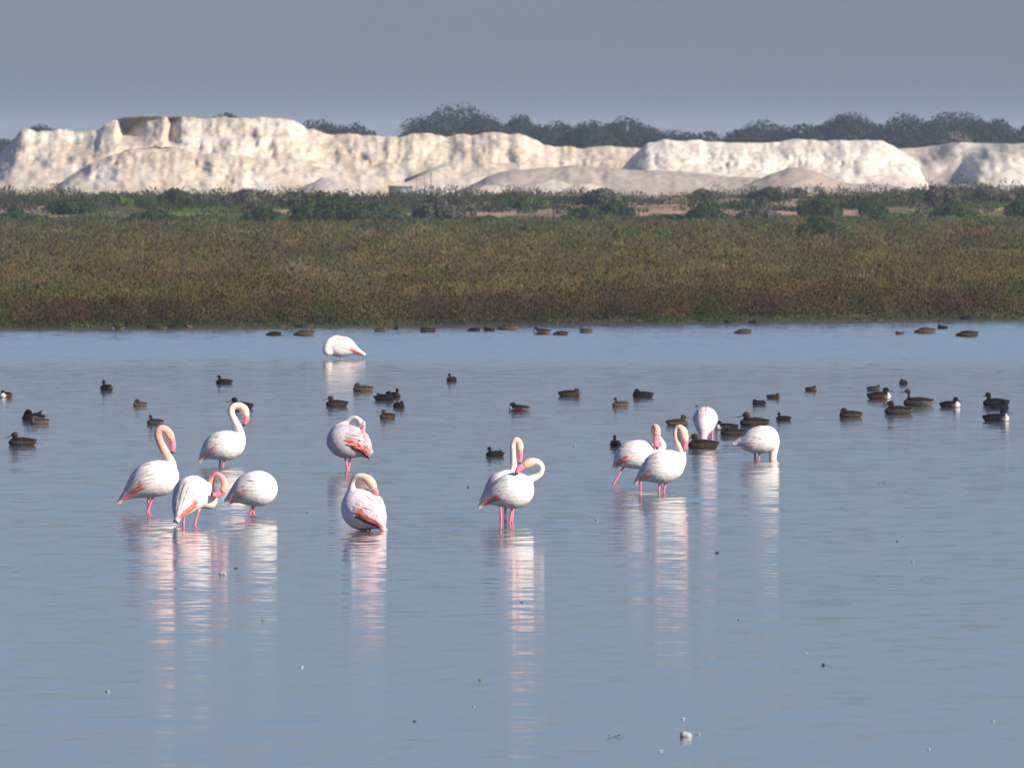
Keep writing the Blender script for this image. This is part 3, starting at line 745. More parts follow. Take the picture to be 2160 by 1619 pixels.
def body_frame(nodes):
    """smooth samples along the body axis with dorsal and side vectors"""
    C = cr(np.asarray(nodes, float)[:, :4], 10)
    T = np.gradient(C[:, :3], axis=0); T /= np.linalg.norm(T, axis=1)[:, None]
    A = (C[-1, :3] - C[0, :3]); A /= np.linalg.norm(A)
    up = np.array((0, 0, 1.0)) - A * A[2]; up /= np.linalg.norm(up)
    side = np.cross(A, up)
    if side[1] > 0: side = -side                   # side: towards the viewer
    return C, T, up, side

def feathers(bvh, C, up, side, rows, seed, colf, out=0.006):
    """overlapping feathers lying on the body; rows: (s_root, theta_root_deg, length, width, theta_drift)"""
    g = random.Random(seed); V, Q, K = [], [], []
    L = len(C) - 1
    def surf(s, th, off):
        i = max(0, min(L, s * L)); j = int(min(i, L - 1)); f = i - j
        c = C[j, :3] * (1 - f) + C[j + 1, :3] * f; r = C[j, 3] * (1 - f) + C[j + 1, 3] * f
        d = up * math.cos(th) + side * math.sin(th)
        o = c + d * (r * 2.2 + 0.1)
        hit = bvh.ray_cast(Vector(o), Vector(-d))
        p = np.array(hit[0]) if hit[0] is not None and (np.dot(np.array(hit[0]) - c, d) > -0.005) else c + d * r
        return p + d * off, d
    for (s0, t0, ln, wd, dr) in rows:
        n = 6; th0 = math.radians(t0); k = len(V)
        for i in range(n):
            u = i / (n - 1); s = s0 - ln * u
            th = th0 + math.radians(dr) * u
            off = out * (0.15 + 0.85 * u) + 0.004 * u
            prof = wd * (0.55 + 0.45 * math.sin(math.pi * min(1, u * 1.15 + 0.15))) * (1 if u < 0.8 else max(0.12, (1 - u) / 0.2 * 0.75 + 0.1))
            ss = max(s, -0.06)
            p, d = surf(max(0.0, ss), th, off)
            if ss < 0:
                ax = C[0, :3] - C[3, :3]; ax /= np.linalg.norm(ax)
                p = p + ax * (-ss) * np.linalg.norm(C[-1, :3] - C[0, :3])
            tan = np.cross(d, C[min(L, int(max(0, ss) * L) + 1), :3] - C[max(0, int(max(0, ss) * L) - 1), :3]); tan /= (np.linalg.norm(tan) + 1e-9)
            c = colf(s, math.degrees(th), u, g)
            V.append(p - tan * prof - d * out * 0.5); V.append(p + d * out * 0.25); V.append(p + tan * prof - d * out * 0.5)
            ed = 0.64 if u > 0.3 else 0.86  # darker edges: shade between feather rows painted into the colour
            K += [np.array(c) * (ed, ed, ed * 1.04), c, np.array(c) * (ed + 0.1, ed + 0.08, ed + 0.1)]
        for i in range(n - 1):
            a = k + i * 3
            Q += [(a, a + 1, a + 4, a + 3), (a + 1, a + 2, a + 5, a + 4)]
    return V, Q, K

# ------------------------------------------------------------------ flamingos
PINK_BILL = (0.80, 0.22, 0.30); LEG = (0.78, 0.20, 0.27); CORAL = (0.86, 0.16, 0.11); BLK = (0.012, 0.011, 0.012)
WHITE_F = (0.86, 0.81, 0.76)
WADERS = []
def flamingo(wl_y, cx, body, neck, head, bill, legs, label, neck_col=(0.86, 0.70, 0.61), head_col=(0.84, 0.57, 0.44), seed=1,
             coral=1.0, black=0.0, base=WHITE_F, ky=0.82, ruffle=0.0, s_patch=0.52):
    S = 1.0 / ppm(wl_y); WADERS.append(at((body[0][0] + body[-1][0]) / 2, wl_y))
    def cv(p, k=1.0, col=base):
        d = p[3] if len(p) > 3 else 0
        return [(p[0] - cx) * S, d * S, (wl_y - p[1]) * S, max(p[2] * S * 1.03, 0.006), k, *col]
    root = empty('flamingo', at(cx, wl_y)); tag(root, label, 'flamingo', 'flamingos standing in the lagoon')
    tint = (base[0], base[1] * 0.93, base[2] * 0.90)
    B = [cv(p, ky, tint if i < 2 else base) for i, p in enumerate(body)]
    nn = len(neck)
    ncs = [tuple(np.array(base) * (1 - t) + np.array(neck_col) * t) for t in np.clip(np.linspace(0.15, 1.6, nn), 0, 1)] if nn else []
    N = [cv(p, 0.95, c) for p, c in zip(neck, ncs)]
    Hd = [cv(p, 0.8, head_col) for p in head]
    chains = [B]
    if N: chains.append([B[-1]] + N + Hd)
    me, vv, cols = envelope(chains, 0.0085, 'body', 5)
    # underside shade painted in as tan; faint pink flush on the breast feathers
    nrm = np.empty(len(vv) * 3); me.vertices.foreach_get('normal', nrm); nrm = nrm.reshape(-1, 3)
    n2 = fbm(vv[:, 0] * 14 + 30, vv[:, 2] * 14 + vv[:, 1] * 9 + 30, seed, 3)
    blen = abs(B[-1][0] - B[0][0]) + 0.2
    cols *= (1 - 0.10 * np.clip((n2 - 0.45) * 4, 0, 1))[:, None] * np.array((0.3, 1, 1)) + np.array((0.7, 0, 0))
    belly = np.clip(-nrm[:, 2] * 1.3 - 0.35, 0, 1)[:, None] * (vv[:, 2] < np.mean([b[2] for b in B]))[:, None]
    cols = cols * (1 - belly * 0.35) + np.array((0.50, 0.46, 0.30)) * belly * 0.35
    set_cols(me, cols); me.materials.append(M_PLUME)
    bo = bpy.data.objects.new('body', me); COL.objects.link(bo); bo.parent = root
    bvh = BVHTree.FromPolygons([Vector(v) for v in vv], [tuple(p.vertices) for p in me.polygons])
    C, T, up, side = body_frame(B)
    g = random.Random(seed)
    blen = float(np.linalg.norm(C[-1, :3] - C[0, :3]))
    def colf(s, th, u, gg):
        c = np.array(base) * gg.uniform(0.86, 1.03)
        c = c * np.array((1, gg.uniform(0.88, 1.0), gg.uniform(0.88, 1.0)))
        a = abs(th)
        k = 0
        edge = 80 - 34 * max(0, (0.36 - s)) / 0.36
        if a > edge and s < s_patch and coral > 0: k = min(1, coral * gg.uniform(0.75, 1.2))
        elif s < 0.14 and a > 30: k = coral * gg.uniform(0.15, 0.6)
        if s < 0.10: k *= max(0.15, s / 0.10)
        c = c * (1 - k) + np.array(CORAL) * k
        if black > 0 and a > 103 and s < s_patch: c = c * (1 - black) + np.array(BLK) * black
        return np.clip(c, 0, 0.9)
    for sgn in (1, -1):
        rows = []
        # lower row first (coloured coverts and flight feathers), then rows upwards
        for th, slist, ln, wd, dr in ((108, np.linspace(0.62, 0.20, 8), 0.30, 0.024, -6), (96, np.linspace(0.74, 0.18, 9), 0.28, 0.024, -8),
                                      (80, np.linspace(0.84, 0.16, 9), 0.30, 0.026, -6), (64, np.linspace(0.88, 0.22, 9), 0.32, 0.028, -4),
                                      (48, np.linspace(0.90, 0.25, 8), 0.34, 0.030, -3), (32, np.linspace(0.92, 0.28, 8), 0.36, 0.030, -2), (14, np.linspace(0.93, 0.30, 8), 0.38, 0.028, -1)):
            for s in reversed(list(slist)):
                rows.append((s + g.uniform(-.02, .02), sgn * (th + g.uniform(-6, 6)), ln * g.uniform(0.8, 1.15), wd * g.uniform(0.8, 1.2), sgn * dr))
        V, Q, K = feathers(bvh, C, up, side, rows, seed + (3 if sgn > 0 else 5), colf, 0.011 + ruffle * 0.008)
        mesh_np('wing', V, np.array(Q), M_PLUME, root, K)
    rows = [(0.16, a, 0.26, 0.02, 0) for a in (-60, -30, 0, 30, 60, 110, 150, 180)]
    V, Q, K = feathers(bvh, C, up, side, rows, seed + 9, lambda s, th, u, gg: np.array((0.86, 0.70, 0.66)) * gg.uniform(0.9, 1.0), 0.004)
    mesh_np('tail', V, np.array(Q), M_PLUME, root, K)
    if bill:
        P = cr(np.array([[*cv(p)[:4]] for p in bill]), 4)
        R = np.column_stack([P[:, :3], P[:, 3], P[:, 3] * 0.62])
        V, Fc = tube(R, 10)
        k = np.concatenate([np.repeat(np.linspace(0, 1, len(P)), 10), [0, 1]])
        c = np.where((k > 0.76)[:, None], np.array(BLK), np.array(PINK_BILL))
        mesh_np('bill', V, Fc, M_BARE, root, c)
        h = cv(head[-1])
        for sg in (-1, 1):
            ball('eye', (h[0], h[1] + sg * h[3] * 0.76, h[2]), 0.0075, (0.75, 0.6, 0.2), M_BARE, root)
    for lg in legs:
        a, b = lg[0], lg[1]; da = a[2] if len(a) > 2 else 0; db = b[2] if len(b) > 2 else da
        pa = np.array([(a[0] - cx) * S, da * S, (wl_y - a[1]) * S]); pb = np.array([(b[0] - cx) * S, db * S, 0.0])
        dirv = (pb - pa) / max(pa[2], 0.02); pc = pb + np.array([dirv[0], dirv[1], -1]) * 0.05; pc = np.array([pc[0], pc[1], -0.05]); pd = np.array([pc[0] + 0.01, pc[1], -0.40])
        up_ = pa - (pb - pa) / (np.linalg.norm(pb - pa) + 1e-6) * 0.07
        pts = np.array([[*up_, 0.020], [*pa, 0.0135], [*(pa * 0.6 + pb * 0.4), 0.0115], [*(pa * 0.25 + pb * 0.75), 0.0145], [*pb, 0.0125], [*pc, 0.0105], [*pd, 0.0105]])
        V, Fc = tube(np.column_stack([pts[:, :4], pts[:, 3]]), 8)
        mesh_np('leg', V, Fc, M_BARE, root, np.tile(LEG, (len(V), 1)))
    return root

PINKN = (0.84, 0.39, 0.30)
flamingo(1080, 312, [(253, 1058, 3), (263, 1048, 7), (279, 1036, 15), (298, 1022, 27), (317, 1012, 36), (335, 1008, 37), (345, 1004, 32)],
         [(356, 993, 17), (360, 981, 12), (357, 969, 10), (346, 949, 9), (337, 930, 8.3), (333, 913, 7.8), (339, 904, 7.8)], [(349, 906, 8.5), (357, 916, 9.5), (361, 924, 8)],
         [(362, 926, 7), (365, 938, 6.2), (364, 948, 5.5), (361, 956, 2.2)], [((321, 1052), (310, 1080)), ((313, 1056), (314, 1080, 6))],
         'flamingo with the strongest pink upright neck, leftmost of all', PINKN, (0.85, 0.43, 0.32), 1, coral=0.85)
flamingo(982, 468, [(423, 971, 3), (432, 959, 9), (446, 948, 19), (462, 941, 28), (477, 939, 31), (489, 937, 27)],
         [(500, 930, 18), (506, 920, 11), (504, 907, 9), (496, 889, 8), (488.5, 873, 7.2), (489, 861, 7.2), (498, 855.5, 7)], [(508, 857, 8), (515, 864, 9.5), (518, 873, 8)],
         [(519, 877, 7), (519, 887, 5.5), (513, 898, 2)], [((473, 972), (469, 982)), ((464, 975, 6), (463, 982, 8))],
         'flamingo with a cream S shaped neck and a dark duck right behind its head', seed=2, coral=0.45)
flamingo(1108, 402, [(374, 1096, 4, -34), (378, 1084, 9, -28), (387, 1066, 21, -14), (398, 1049, 31, 0), (405, 1040, 36, 10), (411, 1038, 33, 18)],
         [(430, 1056, 16, 26), (444, 1062, 11, 28), (451, 1050, 7.5, 28), (446, 1032, 6.3, 26), (445, 1016, 6, 24), (450, 1004, 6, 20), (459, 1001, 6, 16), (468, 1008, 6.2, 12)],
         [(473, 1018, 7.5, 8), (474, 1028, 8.5, 4), (471, 1034, 8, 2)], [(470, 1037, 6.5, 2), (458, 1043, 6, 0), (450, 1043, 5, -2), (445, 1041, 2.2, -4)],
         [((388, 1086, -8), (387, 1108, -8)), ((417, 1082, 6), (410, 1108, 4))],
         'flamingo seen from behind preening its flank with a looped pink neck, red tail end', PINKN, (0.85, 0.43, 0.33), 3, coral=1.0, s_patch=0.5)
flamingo(1084, 530, [(478, 1060, 4), (491, 1049, 11), (507, 1040, 20), (525, 1033, 31), (543, 1030, 37), (550, 1030, 35)],
         [(562, 1018, 15, 28), (556, 1008, 9, 40), (542, 1010, 7, 46)], [(530, 1018, 8, 48), (524, 1022, 8, 48)], [(520, 1024, 6, 48), (512, 1034, 4, 46), (508, 1040, 2, 44)],
         [((538, 1064), (526, 1084)), ((533, 1070, 5), (535, 1084, 6))],
         'round white flamingo showing no head, right of the preening one with a red tail', seed=4, coral=0.55)
flamingo(758, 722, [(767, 748, 3), (757, 743, 5), (742, 736, 11), (727, 731, 19), (713, 731, 21), (705, 732, 17)],
         [(697, 740, 9, -6), (690, 741, 8, -12), (689, 732, 7, -14), (694, 722, 6.5, -14), (703, 715, 6, -10)], [(710, 713, 6.5, -8), (716, 714, 6, -8)],
         [(718, 716, 4, -8), (723, 720, 3, -8), (727, 724, 1.5, -8)], [((720, 753), (721, 759))],
         'lone sleeping flamingo far off near the shore with its head tucked on its back', (0.84, 0.62, 0.52), (0.84, 0.56, 0.42), 5, coral=0.95, s_patch=0.45)
flamingo(988, 734, [(778, 962, 4), (771, 952, 12), (758, 941, 22), (743, 934, 31), (728, 930, 35), (716, 929, 27)],
         [(716, 912, 18, 8), (724, 900, 11, 14), (731, 891, 6.5, 14), (738, 885, 6, 12), (748, 882, 6, 8)], [(756, 886, 6.5, 2), (762, 893, 7.5, -4), (764, 899, 6.5, -8)],
         [(764, 902, 5, -10), (766, 914, 4.5, -14), (768, 924, 3.2, -16), (767, 929, 1.5, -16)], [((728, 965), (733, 988)), ((739, 965, 6), (735, 988, 5))],
         'ruffled greyish flamingo bending its neck back over a dark red wing', (0.80, 0.72, 0.66), (0.78, 0.64, 0.54), 6, coral=0.9, black=0.9, base=(0.56, 0.50, 0.51), ruffle=2.0, s_patch=0.80)
flamingo(1118, 770, [(810, 1117, 3, -24), (803, 1106, 9, -20), (791, 1092, 22, -8), (776, 1080, 35, 0), (764, 1074, 43, 8), (757, 1066, 36, 14)],
         [(748, 1048, 20, 18), (744, 1034, 11, 14), (744, 1019, 7, 10), (750, 1008, 7, 6), (760, 1005, 7.5, 2)], [(772, 1008, 9, -2), (782, 1017, 10, -4), (787, 1026, 8.5, -5)],
         [(789, 1030, 6.5, -6), (794, 1040, 5.5, -6), (793, 1047, 3, -6)], [((762, 1112, 4), (762, 1122, 4)), ((780, 1112, 4), (780, 1122, 4))],
         'flamingo resting low on the water with a bold red band across its rump', (0.86, 0.66, 0.55), (0.85, 0.52, 0.38), 7, coral=1.0, black=0.85, base=(0.80, 0.70, 0.72), s_patch=0.66)
flamingo(1103, 1072, [(1014, 1067, 3), (1025, 1057, 8), (1041, 1048, 16), (1060, 1040, 28), (1080, 1035, 37), (1090, 1033, 36)],
         [(1106, 1020, 14, -2), (1118, 1011, 9, 0), (1131, 1005, 7, 0), (1140, 997, 6.6, 0), (1142.5, 985, 6.5, -2), (1137, 976, 6.6, -4)], [(1126, 972.5, 7.5, -8), (1116, 975, 9.3, -12), (1108, 979, 8, -14)],
         [(1104, 981, 6.8, -15), (1096, 987, 6.3, -18), (1091, 994, 5, -20), (1090, 1000, 2.4, -20)], [((1080, 1072), (1075, 1103)), ((1066, 1074, 8), (1066, 1102, 8))],
         'white flamingo of the middle pair curling its neck back to preen its shoulder', (0.86, 0.69, 0.58), (0.82, 0.50, 0.36), 8, coral=0.95)
flamingo(1098, 1068, [(1016, 1058, 3, 60), (1028, 1046, 9, 60), (1042, 1034, 18, 60), (1057, 1025, 27, 60), (1070, 1021, 29, 60)],
         [(1080, 1008, 15, 60), (1083, 994, 9, 60), (1083, 975, 6.8, 60), (1082, 955, 5.8, 60), (1082, 938, 5.6, 60), (1087, 929, 5.8, 60)], [(1093, 931, 7, 60), (1096, 940, 8, 60), (1096.5, 949, 7.3, 60)],
         [(1097, 954, 5.6, 60), (1098, 966, 5, 60), (1097, 974, 4, 60), (1096, 979, 2, 60)], [((1055, 1052, 60), (1057, 1098, 60)), ((1084, 1052, 60), (1080, 1098, 60))],
         'flamingo half hidden behind the middle preening one, with a narrow upright hooked neck', (0.86, 0.62, 0.52), (0.83, 0.50, 0.38), 9, coral=0.4)
flamingo(1020, 1335, [(1297, 984, 3), (1304, 975, 8), (1315, 966, 18), (1330, 960, 27), (1346, 958, 30), (1360, 958, 27)],
         [(1378, 956, 16, 8), (1391, 951, 10, 10), (1398, 941, 7.5, 10), (1393, 930, 7, 8), (1385, 920, 6.5, 6), (1379, 910, 6, 4), (1379, 903, 5.8, 0)], [(1382, 899, 5.8, -5), (1386, 905, 7, -10), (1386, 915, 7.5, -12)],
         [(1385, 920, 6, -14), (1383, 930, 5.8, -15), (1384, 939, 5, -16), (1387, 947, 2.5, -16)], [((1316, 984), (1294, 1020)), ((1352, 984, 6), (1351, 1020, 6))],
         'striding flamingo with one pink leg stretched back, left of the pair on the right side', (0.85, 0.52, 0.42), (0.85, 0.44, 0.34), 10, coral=0.75)
flamingo(1036, 1394, [(1342, 1018, 3), (1351, 1008, 7), (1364, 999, 16), (1380, 991, 26), (1397, 985, 34), (1411, 981, 32)],
         [(1428, 972, 19), (1436, 962, 11), (1437, 950, 8.6), (1431, 938, 7.6), (1426, 922, 6.6), (1426, 909, 6.2), (1431, 902, 6.5)], [(1438, 905, 8, -4), (1442, 914, 9.5, -6), (1444, 924, 8.5, -6)],
         [(1445, 929, 6.8, -6), (1445, 939, 6, -6), (1444, 947, 4.5, -6), (1443, 952, 2, -6)], [((1391, 1017), (1390, 1036)), ((1405, 1014, 6), (1400, 1036, 6))],
         'flamingo with an upright hooked neck in front of the striding one, right of the pair', (0.85, 0.64, 0.52), (0.85, 0.55, 0.42), 11, coral=0.5)
flamingo(936, 1487, [(1489, 876, 14, 34), (1489, 880, 19, 26), (1488, 884, 24, 12), (1487, 892, 22, 2), (1485, 902, 16, -6)],
         [(1484, 911, 11, -10), (1483, 920, 8.5, -11), (1483, 930, 7.5, -11), (1483, 942, 7, -10)], [(1483, 950, 8, -8), (1482, 954, 8, -8)], None, [((1502, 904, 6), (1503, 936, 6)), ((1495, 904, 10), (1496, 936, 10))],
         'flamingo seen end on with its neck plunged straight down behind a brown duck', (0.86, 0.58, 0.56), (0.85, 0.60, 0.50), 12, coral=0.0, base=(0.84, 0.68, 0.70), ky=1.0)
flamingo(968, 1600, [(1550, 937, 4), (1562, 933, 8), (1577, 934, 16), (1593, 930, 25), (1608, 927, 28.5), (1615, 926, 28)],
         [(1626, 934, 18), (1631, 946, 10.5), (1630.5, 957, 8.5), (1630, 968, 8), (1630, 980, 8)], [(1630, 988, 8), (1629, 992, 8)], None, [((1603, 955), (1600, 968)), ((1592, 950, 10), (1593, 968, 10))],
         'white flamingo with its head under water and tail raised left, rightmost of all', (0.86, 0.68, 0.58), (0.85, 0.60, 0.50), 13, coral=0.25)

# ripples spreading round the wading birds
_wv = np.empty(len(water.data.vertices) * 3); water.data.vertices.foreach_get('co', _wv); _wv = _wv.reshape(-1, 3)
_rp = np.zeros(len(_wv))
for _b in WADERS:
    _rp = np.maximum(_rp, np.exp(-((_wv[:, 0] - _b.x) / 0.75) ** 2 - ((_wv[:, 1] - _b.y + 2.0) / 4.5) ** 2))
set_cols(water.data, np.repeat(_rp[:, None], 3, 1))

# ------------------------------------------------------------------ ducks (facing -x, length 1 before scaling)
BR = (0.15, 0.095, 0.055); BRD = (0.05, 0.037, 0.027); TAN = (0.34, 0.235, 0.14); TAND = (0.12, 0.085, 0.055)
DK = (0.028, 0.025, 0.024); CH = (0.28, 0.085, 0.032); WT = (0.70, 0.66, 0.60); GRN = (0.010, 0.022, 0.022); GRY = (0.20, 0.18, 0.16)
DUCK_COL = {   # head, breast, flank, rear, back, bill
    'brown': (BR, BR, (0.19, 0.125, 0.07), BR, BRD, (0.05, 0.04, 0.035)),
    'tan': ((0.24, 0.155, 0.095), TAN, TAN, (0.42, 0.34, 0.25), TAND, (0.12, 0.08, 0.05)),
    'dark': (DK, DK, (0.05, 0.042, 0.035), (0.07, 0.06, 0.045), (0.02, 0.018, 0.017), (0.02, 0.02, 0.02)),
    'drake': (GRN, WT, CH, (0.10, 0.09, 0.08), (0.022, 0.020, 0.020), (0.015, 0.015, 0.016)),
    'chestnut': (DK, WT, CH, (0.45, 0.4, 0.35), (0.03, 0.027, 0.025), (0.02, 0.02, 0.02)),
    'darkwhite': (DK, WT, (0.07, 0.055, 0.045), DK, (0.02, 0.018, 0.018), (0.02, 0.02, 0.02)),
    'redhead': ((0.12, 0.055, 0.042), (0.16, 0.10, 0.06), (0.21, 0.145, 0.08), (0.24, 0.18, 0.10), BRD, (0.06, 0.05, 0.05)),
    'pintail': ((0.17, 0.105, 0.085), (0.16, 0.12, 0.10), (0.15, 0.13, 0.11), (0.42, 0.38, 0.30), (0.04, 0.036, 0.034), (0.05, 0.05, 0.055)),
}
# pose: body chain, neck+head chain, bill chain
BODY = [(0.19, 0, 0.075, 0.07, 'B'), (0.26, 0, 0.09, 0.125, 'B'), (0.41, 0, 0.09, 0.16, 'F'), (0.60, 0, 0.09, 0.165, 'F'), (0.77, 0, 0.085, 0.138, 'R'), (0.88, 0, 0.115, 0.088, 'R'), (0.975, 0, 0.175, 0.02, 'R')]
POSE = {
    'swim': (BODY, [(0.30, 0, 0.17, 0.09, 'B'), (0.335, 0, 0.25, 0.075, 'H'), (0.325, 0, 0.325, 0.088, 'H'), (0.27, 0, 0.325, 0.072, 'H')], [(0.26, 0.30, 0.034), (0.15, 0.272, 0.022), (0.04, 0.245, 0.020), (0.0, 0.24, 0.012)]),
    'low': (BODY, [(0.29, 0, 0.15, 0.085, 'B'), (0.28, 0, 0.24, 0.09, 'H'), (0.22, 0, 0.245, 0.078, 'H')], [(0.19, 0.21, 0.034), (0.11, 0.175, 0.022), (0.03, 0.14, 0.018), (0.0, 0.135, 0.010)]),
    'sleep': (BODY, [(0.26, 0, 0.13, 0.09, 'B'), (0.25, 0, 0.20, 0.09, 'H'), (0.28, 0, 0.265, 0.088, 'H'), (0.34, -0.02, 0.26, 0.075, 'H')], [(0.38, 0.225, 0.032), (0.46, 0.205, 0.022), (0.52, 0.20, 0.012)]),
    'preen': (BODY, [(0.25, 0, 0.14, 0.085, 'B'), (0.27, 0, 0.25, 0.075, 'H'), (0.35, -0.06, 0.32, 0.085, 'H'), (0.43, -0.11, 0.29, 0.072, 'H')], [(0.47, 0.24, 0.030), (0.53, 0.20, 0.02), (0.56, 0.17, 0.012)]),
    'dabble': (BODY, [(0.24, 0, 0.09, 0.075, 'B'), (0.15, 0, 0.07, 0.065, 'H'), (0.08, 0, 0.07, 0.075, 'H'), (0.05, 0, 0.055, 0.062, 'H')], [(0.03, 0.03, 0.03), (-0.03, -0.02, 0.02), (-0.06, -0.06, 0.012)]),
    'upright': (BODY, [(0.29, 0, 0.16, 0.07, 'B'), (0.31, 0, 0.27, 0.062, 'H'), (0.305, 0, 0.36, 0.078, 'H'), (0.26, 0, 0.365, 0.066, 'H')], [(0.24, 0.335, 0.028), (0.17, 0.31, 0.018), (0.11, 0.30, 0.010)]),
    'tall': (BODY, [(0.27, 0, 0.15, 0.065, 'B'), (0.275, 0, 0.25, 0.045, 'H'), (0.275, 0, 0.35, 0.042, 'H'), (0.26, 0, 0.42, 0.064, 'H'), (0.21, 0, 0.415, 0.054, 'H')], [(0.20, 0.40, 0.026), (0.10, 0.375, 0.016), (0.03, 0.355, 0.010)]),
}
_proto = {}
def duck_meshes(pose, colour, wing_up):
    key = (pose, colour, wing_up)
    if key in _proto: return _proto[key]
    hc, bc, fc, rc, kc, blc = DUCK_COL[colour]; cm = {'H': hc, 'B': bc, 'F': fc, 'R': rc}
    body, nk, bill = POSE[pose]
    B = [[x - 0.5, y, z, r, 1.22, *cm[c]] for x, y, z, r, c in body]
    N = [[x - 0.5, y, z, r, 0.85 if c == 'H' else 1.0, *cm[c]] for x, y, z, r, c in nk]
    me, vv, cols = envelope([B, [B[1]] + N], 0.015, 'body', 3)
    nrm = np.empty(len(vv) * 3); me.vertices.foreach_get('normal', nrm); nrm = nrm.reshape(-1, 3)
    isbody = (vv[:, 0] > -0.26) & (vv[:, 2] < 0.27)
    k = np.clip((nrm[:, 2] - 0.22) * 3.2, 0, 1) * isbody
    cols = cols * (1 - k)[:, None] + np.array(kc) * 0.7 * k[:, None]
    cols = cols * (0.27 + 0.50 * np.clip((cols.min(1) - 0.36) / 0.2, 0, 1))[:, None]; set_cols(me, cols); me.materials.append(M_DUCK)
    parts = [('body', me)]
    def keep(o): m = o.data; bpy.data.objects.remove(o); return m
    P = cr(np.array([[x - 0.5, 0 if pose not in ('preen', 'sleep') else (-0.10 if pose == 'preen' else -0.03), z, r] for x, z, r in bill]), 3)
    V, Fc = tube(np.column_stack([P[:, :3], P[:, 3] * 0.6, np.maximum(P[:, 3], 0.02) * 1.15]), 8)
    parts.append(('bill', keep(mesh_np('bill', V, Fc, M_DBILL, None, np.tile(blc, (len(V), 1))))))
    for sg in (-1, 1):
        up = wing_up * (1 if sg < 0 else 0.4)
        W = cr(np.array([[-0.18, sg * 0.10, 0.19, 0.015], [-0.08, sg * 0.125, 0.205, 0.038], [0.08, sg * 0.125, 0.21 + up * 0.1, 0.042], [0.25, sg * 0.085, 0.20 + up * 0.4, 0.034], [0.37, sg * 0.04, 0.195 + up, 0.012]]), 4)
        V, Fc = tube(np.column_stack([W[:, :3], W[:, 3], W[:, 3] * 0.6]), 10)
        c = np.tile(kc, (len(V), 1)).astype(float) * 0.45
        low = V[:, 2] < 0.175; c[low] = np.array(kc) * 0.5 + np.array(fc) * 0.5
        edge = fbm(V[:, 0] * 22, V[:, 2] * 40, 5, 2) > 0.62; c[edge] = c[edge] * 1.9
        parts.append(('wing', keep(mesh_np('wing', V, Fc, M_DUCK, None, c))))
    T = [[0.30, 0, 0.14, 0.06], [0.42, 0, 0.165, 0.045], [0.5, 0, 0.185, 0.008]]
    P = cr(np.array(T), 3); V, Fc = tube(np.column_stack([P[:, :3], P[:, 3] * 0.45, P[:, 3] * 1.1]), 8)
    parts.append(('tail', keep(mesh_np('tail', V, Fc, M_DUCK, None, np.tile(np.array(rc) * 0.8, (len(V), 1))))))
    _proto[key] = parts
    return parts

def duck(px, wy, w, face, pose, colour, label, wing_up=0.0, L=None, sink=0.0, grp='ducks on the lagoon'):
    """face: 'L', 'R' or yaw in degrees (0 = facing left, 180 = right, 90 = facing the viewer, -90 = facing away)"""
    yaw = 0 if face == 'L' else 180 if face == 'R' else face
    S = w / ppm(wy) if L is None else L
    if wy < 720: S *= 0.88
    if wy < 700: wy += 2.0
    root = empty('duck', at(px, wy) - Vector((0, 0, sink * S)), math.radians(yaw))
    root.scale = (S, S, S)
    tag(root, label, 'duck', grp)
    for nm, me in duck_meshes(pose, colour, wing_up):
        o = bpy.data.objects.new(nm, me); COL.objects.link(o); o.parent = root
    return root

D = duck
D(12, 838, 44, 60, 'low', 'chestnut', 'small chestnut sided duck cut by the left edge of the photo', L=0.36)
D(68, 886, 58, 'L', 'preen', 'dark', 'dark duck preening with one wing tip raised, near the left edge', wing_up=0.18)
D(82, 894, 40, 30, 'sleep', 'tan', 'pale flanked duck tucked low in front of the dark preening duck with raised wing', L=0.36)
D(44, 939, 69, 'L', 'swim', 'brown', 'brown long billed duck lowest at the left edge, facing left')
D(224, 823, 44, -60, 'upright', 'redhead', 'rusty duck seen from behind with its head up and tail to the left, upper left', L=0.40)
D(294, 856, 38, 25, 'preen', 'tan', 'speckled duck curled up preening, left of the duck with a greyish raised head')
D(326, 895, 48, 35, 'upright', 'pintail', 'duck with a raised greyish head just above the pink necked flamingo')
D(471, 809, 42, 'L', 'upright', 'dark', 'small dark duck alone at the upper left, highest above the cream necked flamingo')
D(506, 862, 60, 'L', 'swim', 'dark', 'dark long billed duck directly behind the head of the cream necked flamingo')
D(708, 857, 56, 'L', 'swim', 'brown', 'brown duck facing left just above the ruffled preening flamingo')
D(764, 825, 52, 'L', 'sleep', 'tan', 'tan flanked duck with its head drawn in, below the lone sleeping flamingo')
D(812, 844, 50, 170, 'preen', 'dark', 'dark preening duck on the left of the overlapping pair right of the tan flanked duck', wing_up=0.14)
D(832, 838, 44, 130, 'upright', 'brown', 'brown duck with raised head on the right of the overlapping pair', L=0.34)
D(842, 860, 40, 120, 'low', 'brown', 'small duck seen end on just below the overlapping pair', L=0.34)
D(816, 882, 46, 40, 'swim', 'brown', 'dark brown duck with drooping bill right above the ruffled preening flamingo', L=0.33)
D(952, 804, 44, 60, 'upright', 'dark', 'dark duck seen head on, alone at the top centre of the flock', L=0.32)
D(1042, 962, 46, 'L', 'upright', 'dark', 'black looking duck with cocked tail left of the middle flamingo pair', wing_up=0.1)
D(1093, 867, 54, 'L', 'sleep', 'chestnut', 'duck with a bright chestnut flank and white marks sleeping above the middle flamingo pair')
D(1203, 836, 54, 'R', 'low', 'brown', 'brown duck facing right, farther left of the two above the right hand flamingos')
D(1307, 857, 42, 25, 'upright', 'tan', 'pale tan duck with white tail feathers facing left below the dark resting duck', wing_up=0.1, L=0.33)
D(1354, 838, 52, 'L', 'sleep', 'dark', 'dark resting duck facing left right above the pale tan duck')
D(1298, 942, 40, -82, 'upright', 'darkwhite', 'black duck seen from behind with white at the side, left of the striding flamingo', L=0.36)
D(1431, 897, 56, 'R', 'swim', 'tan', 'tan and brown duck facing right, left of the flamingo seen end on')
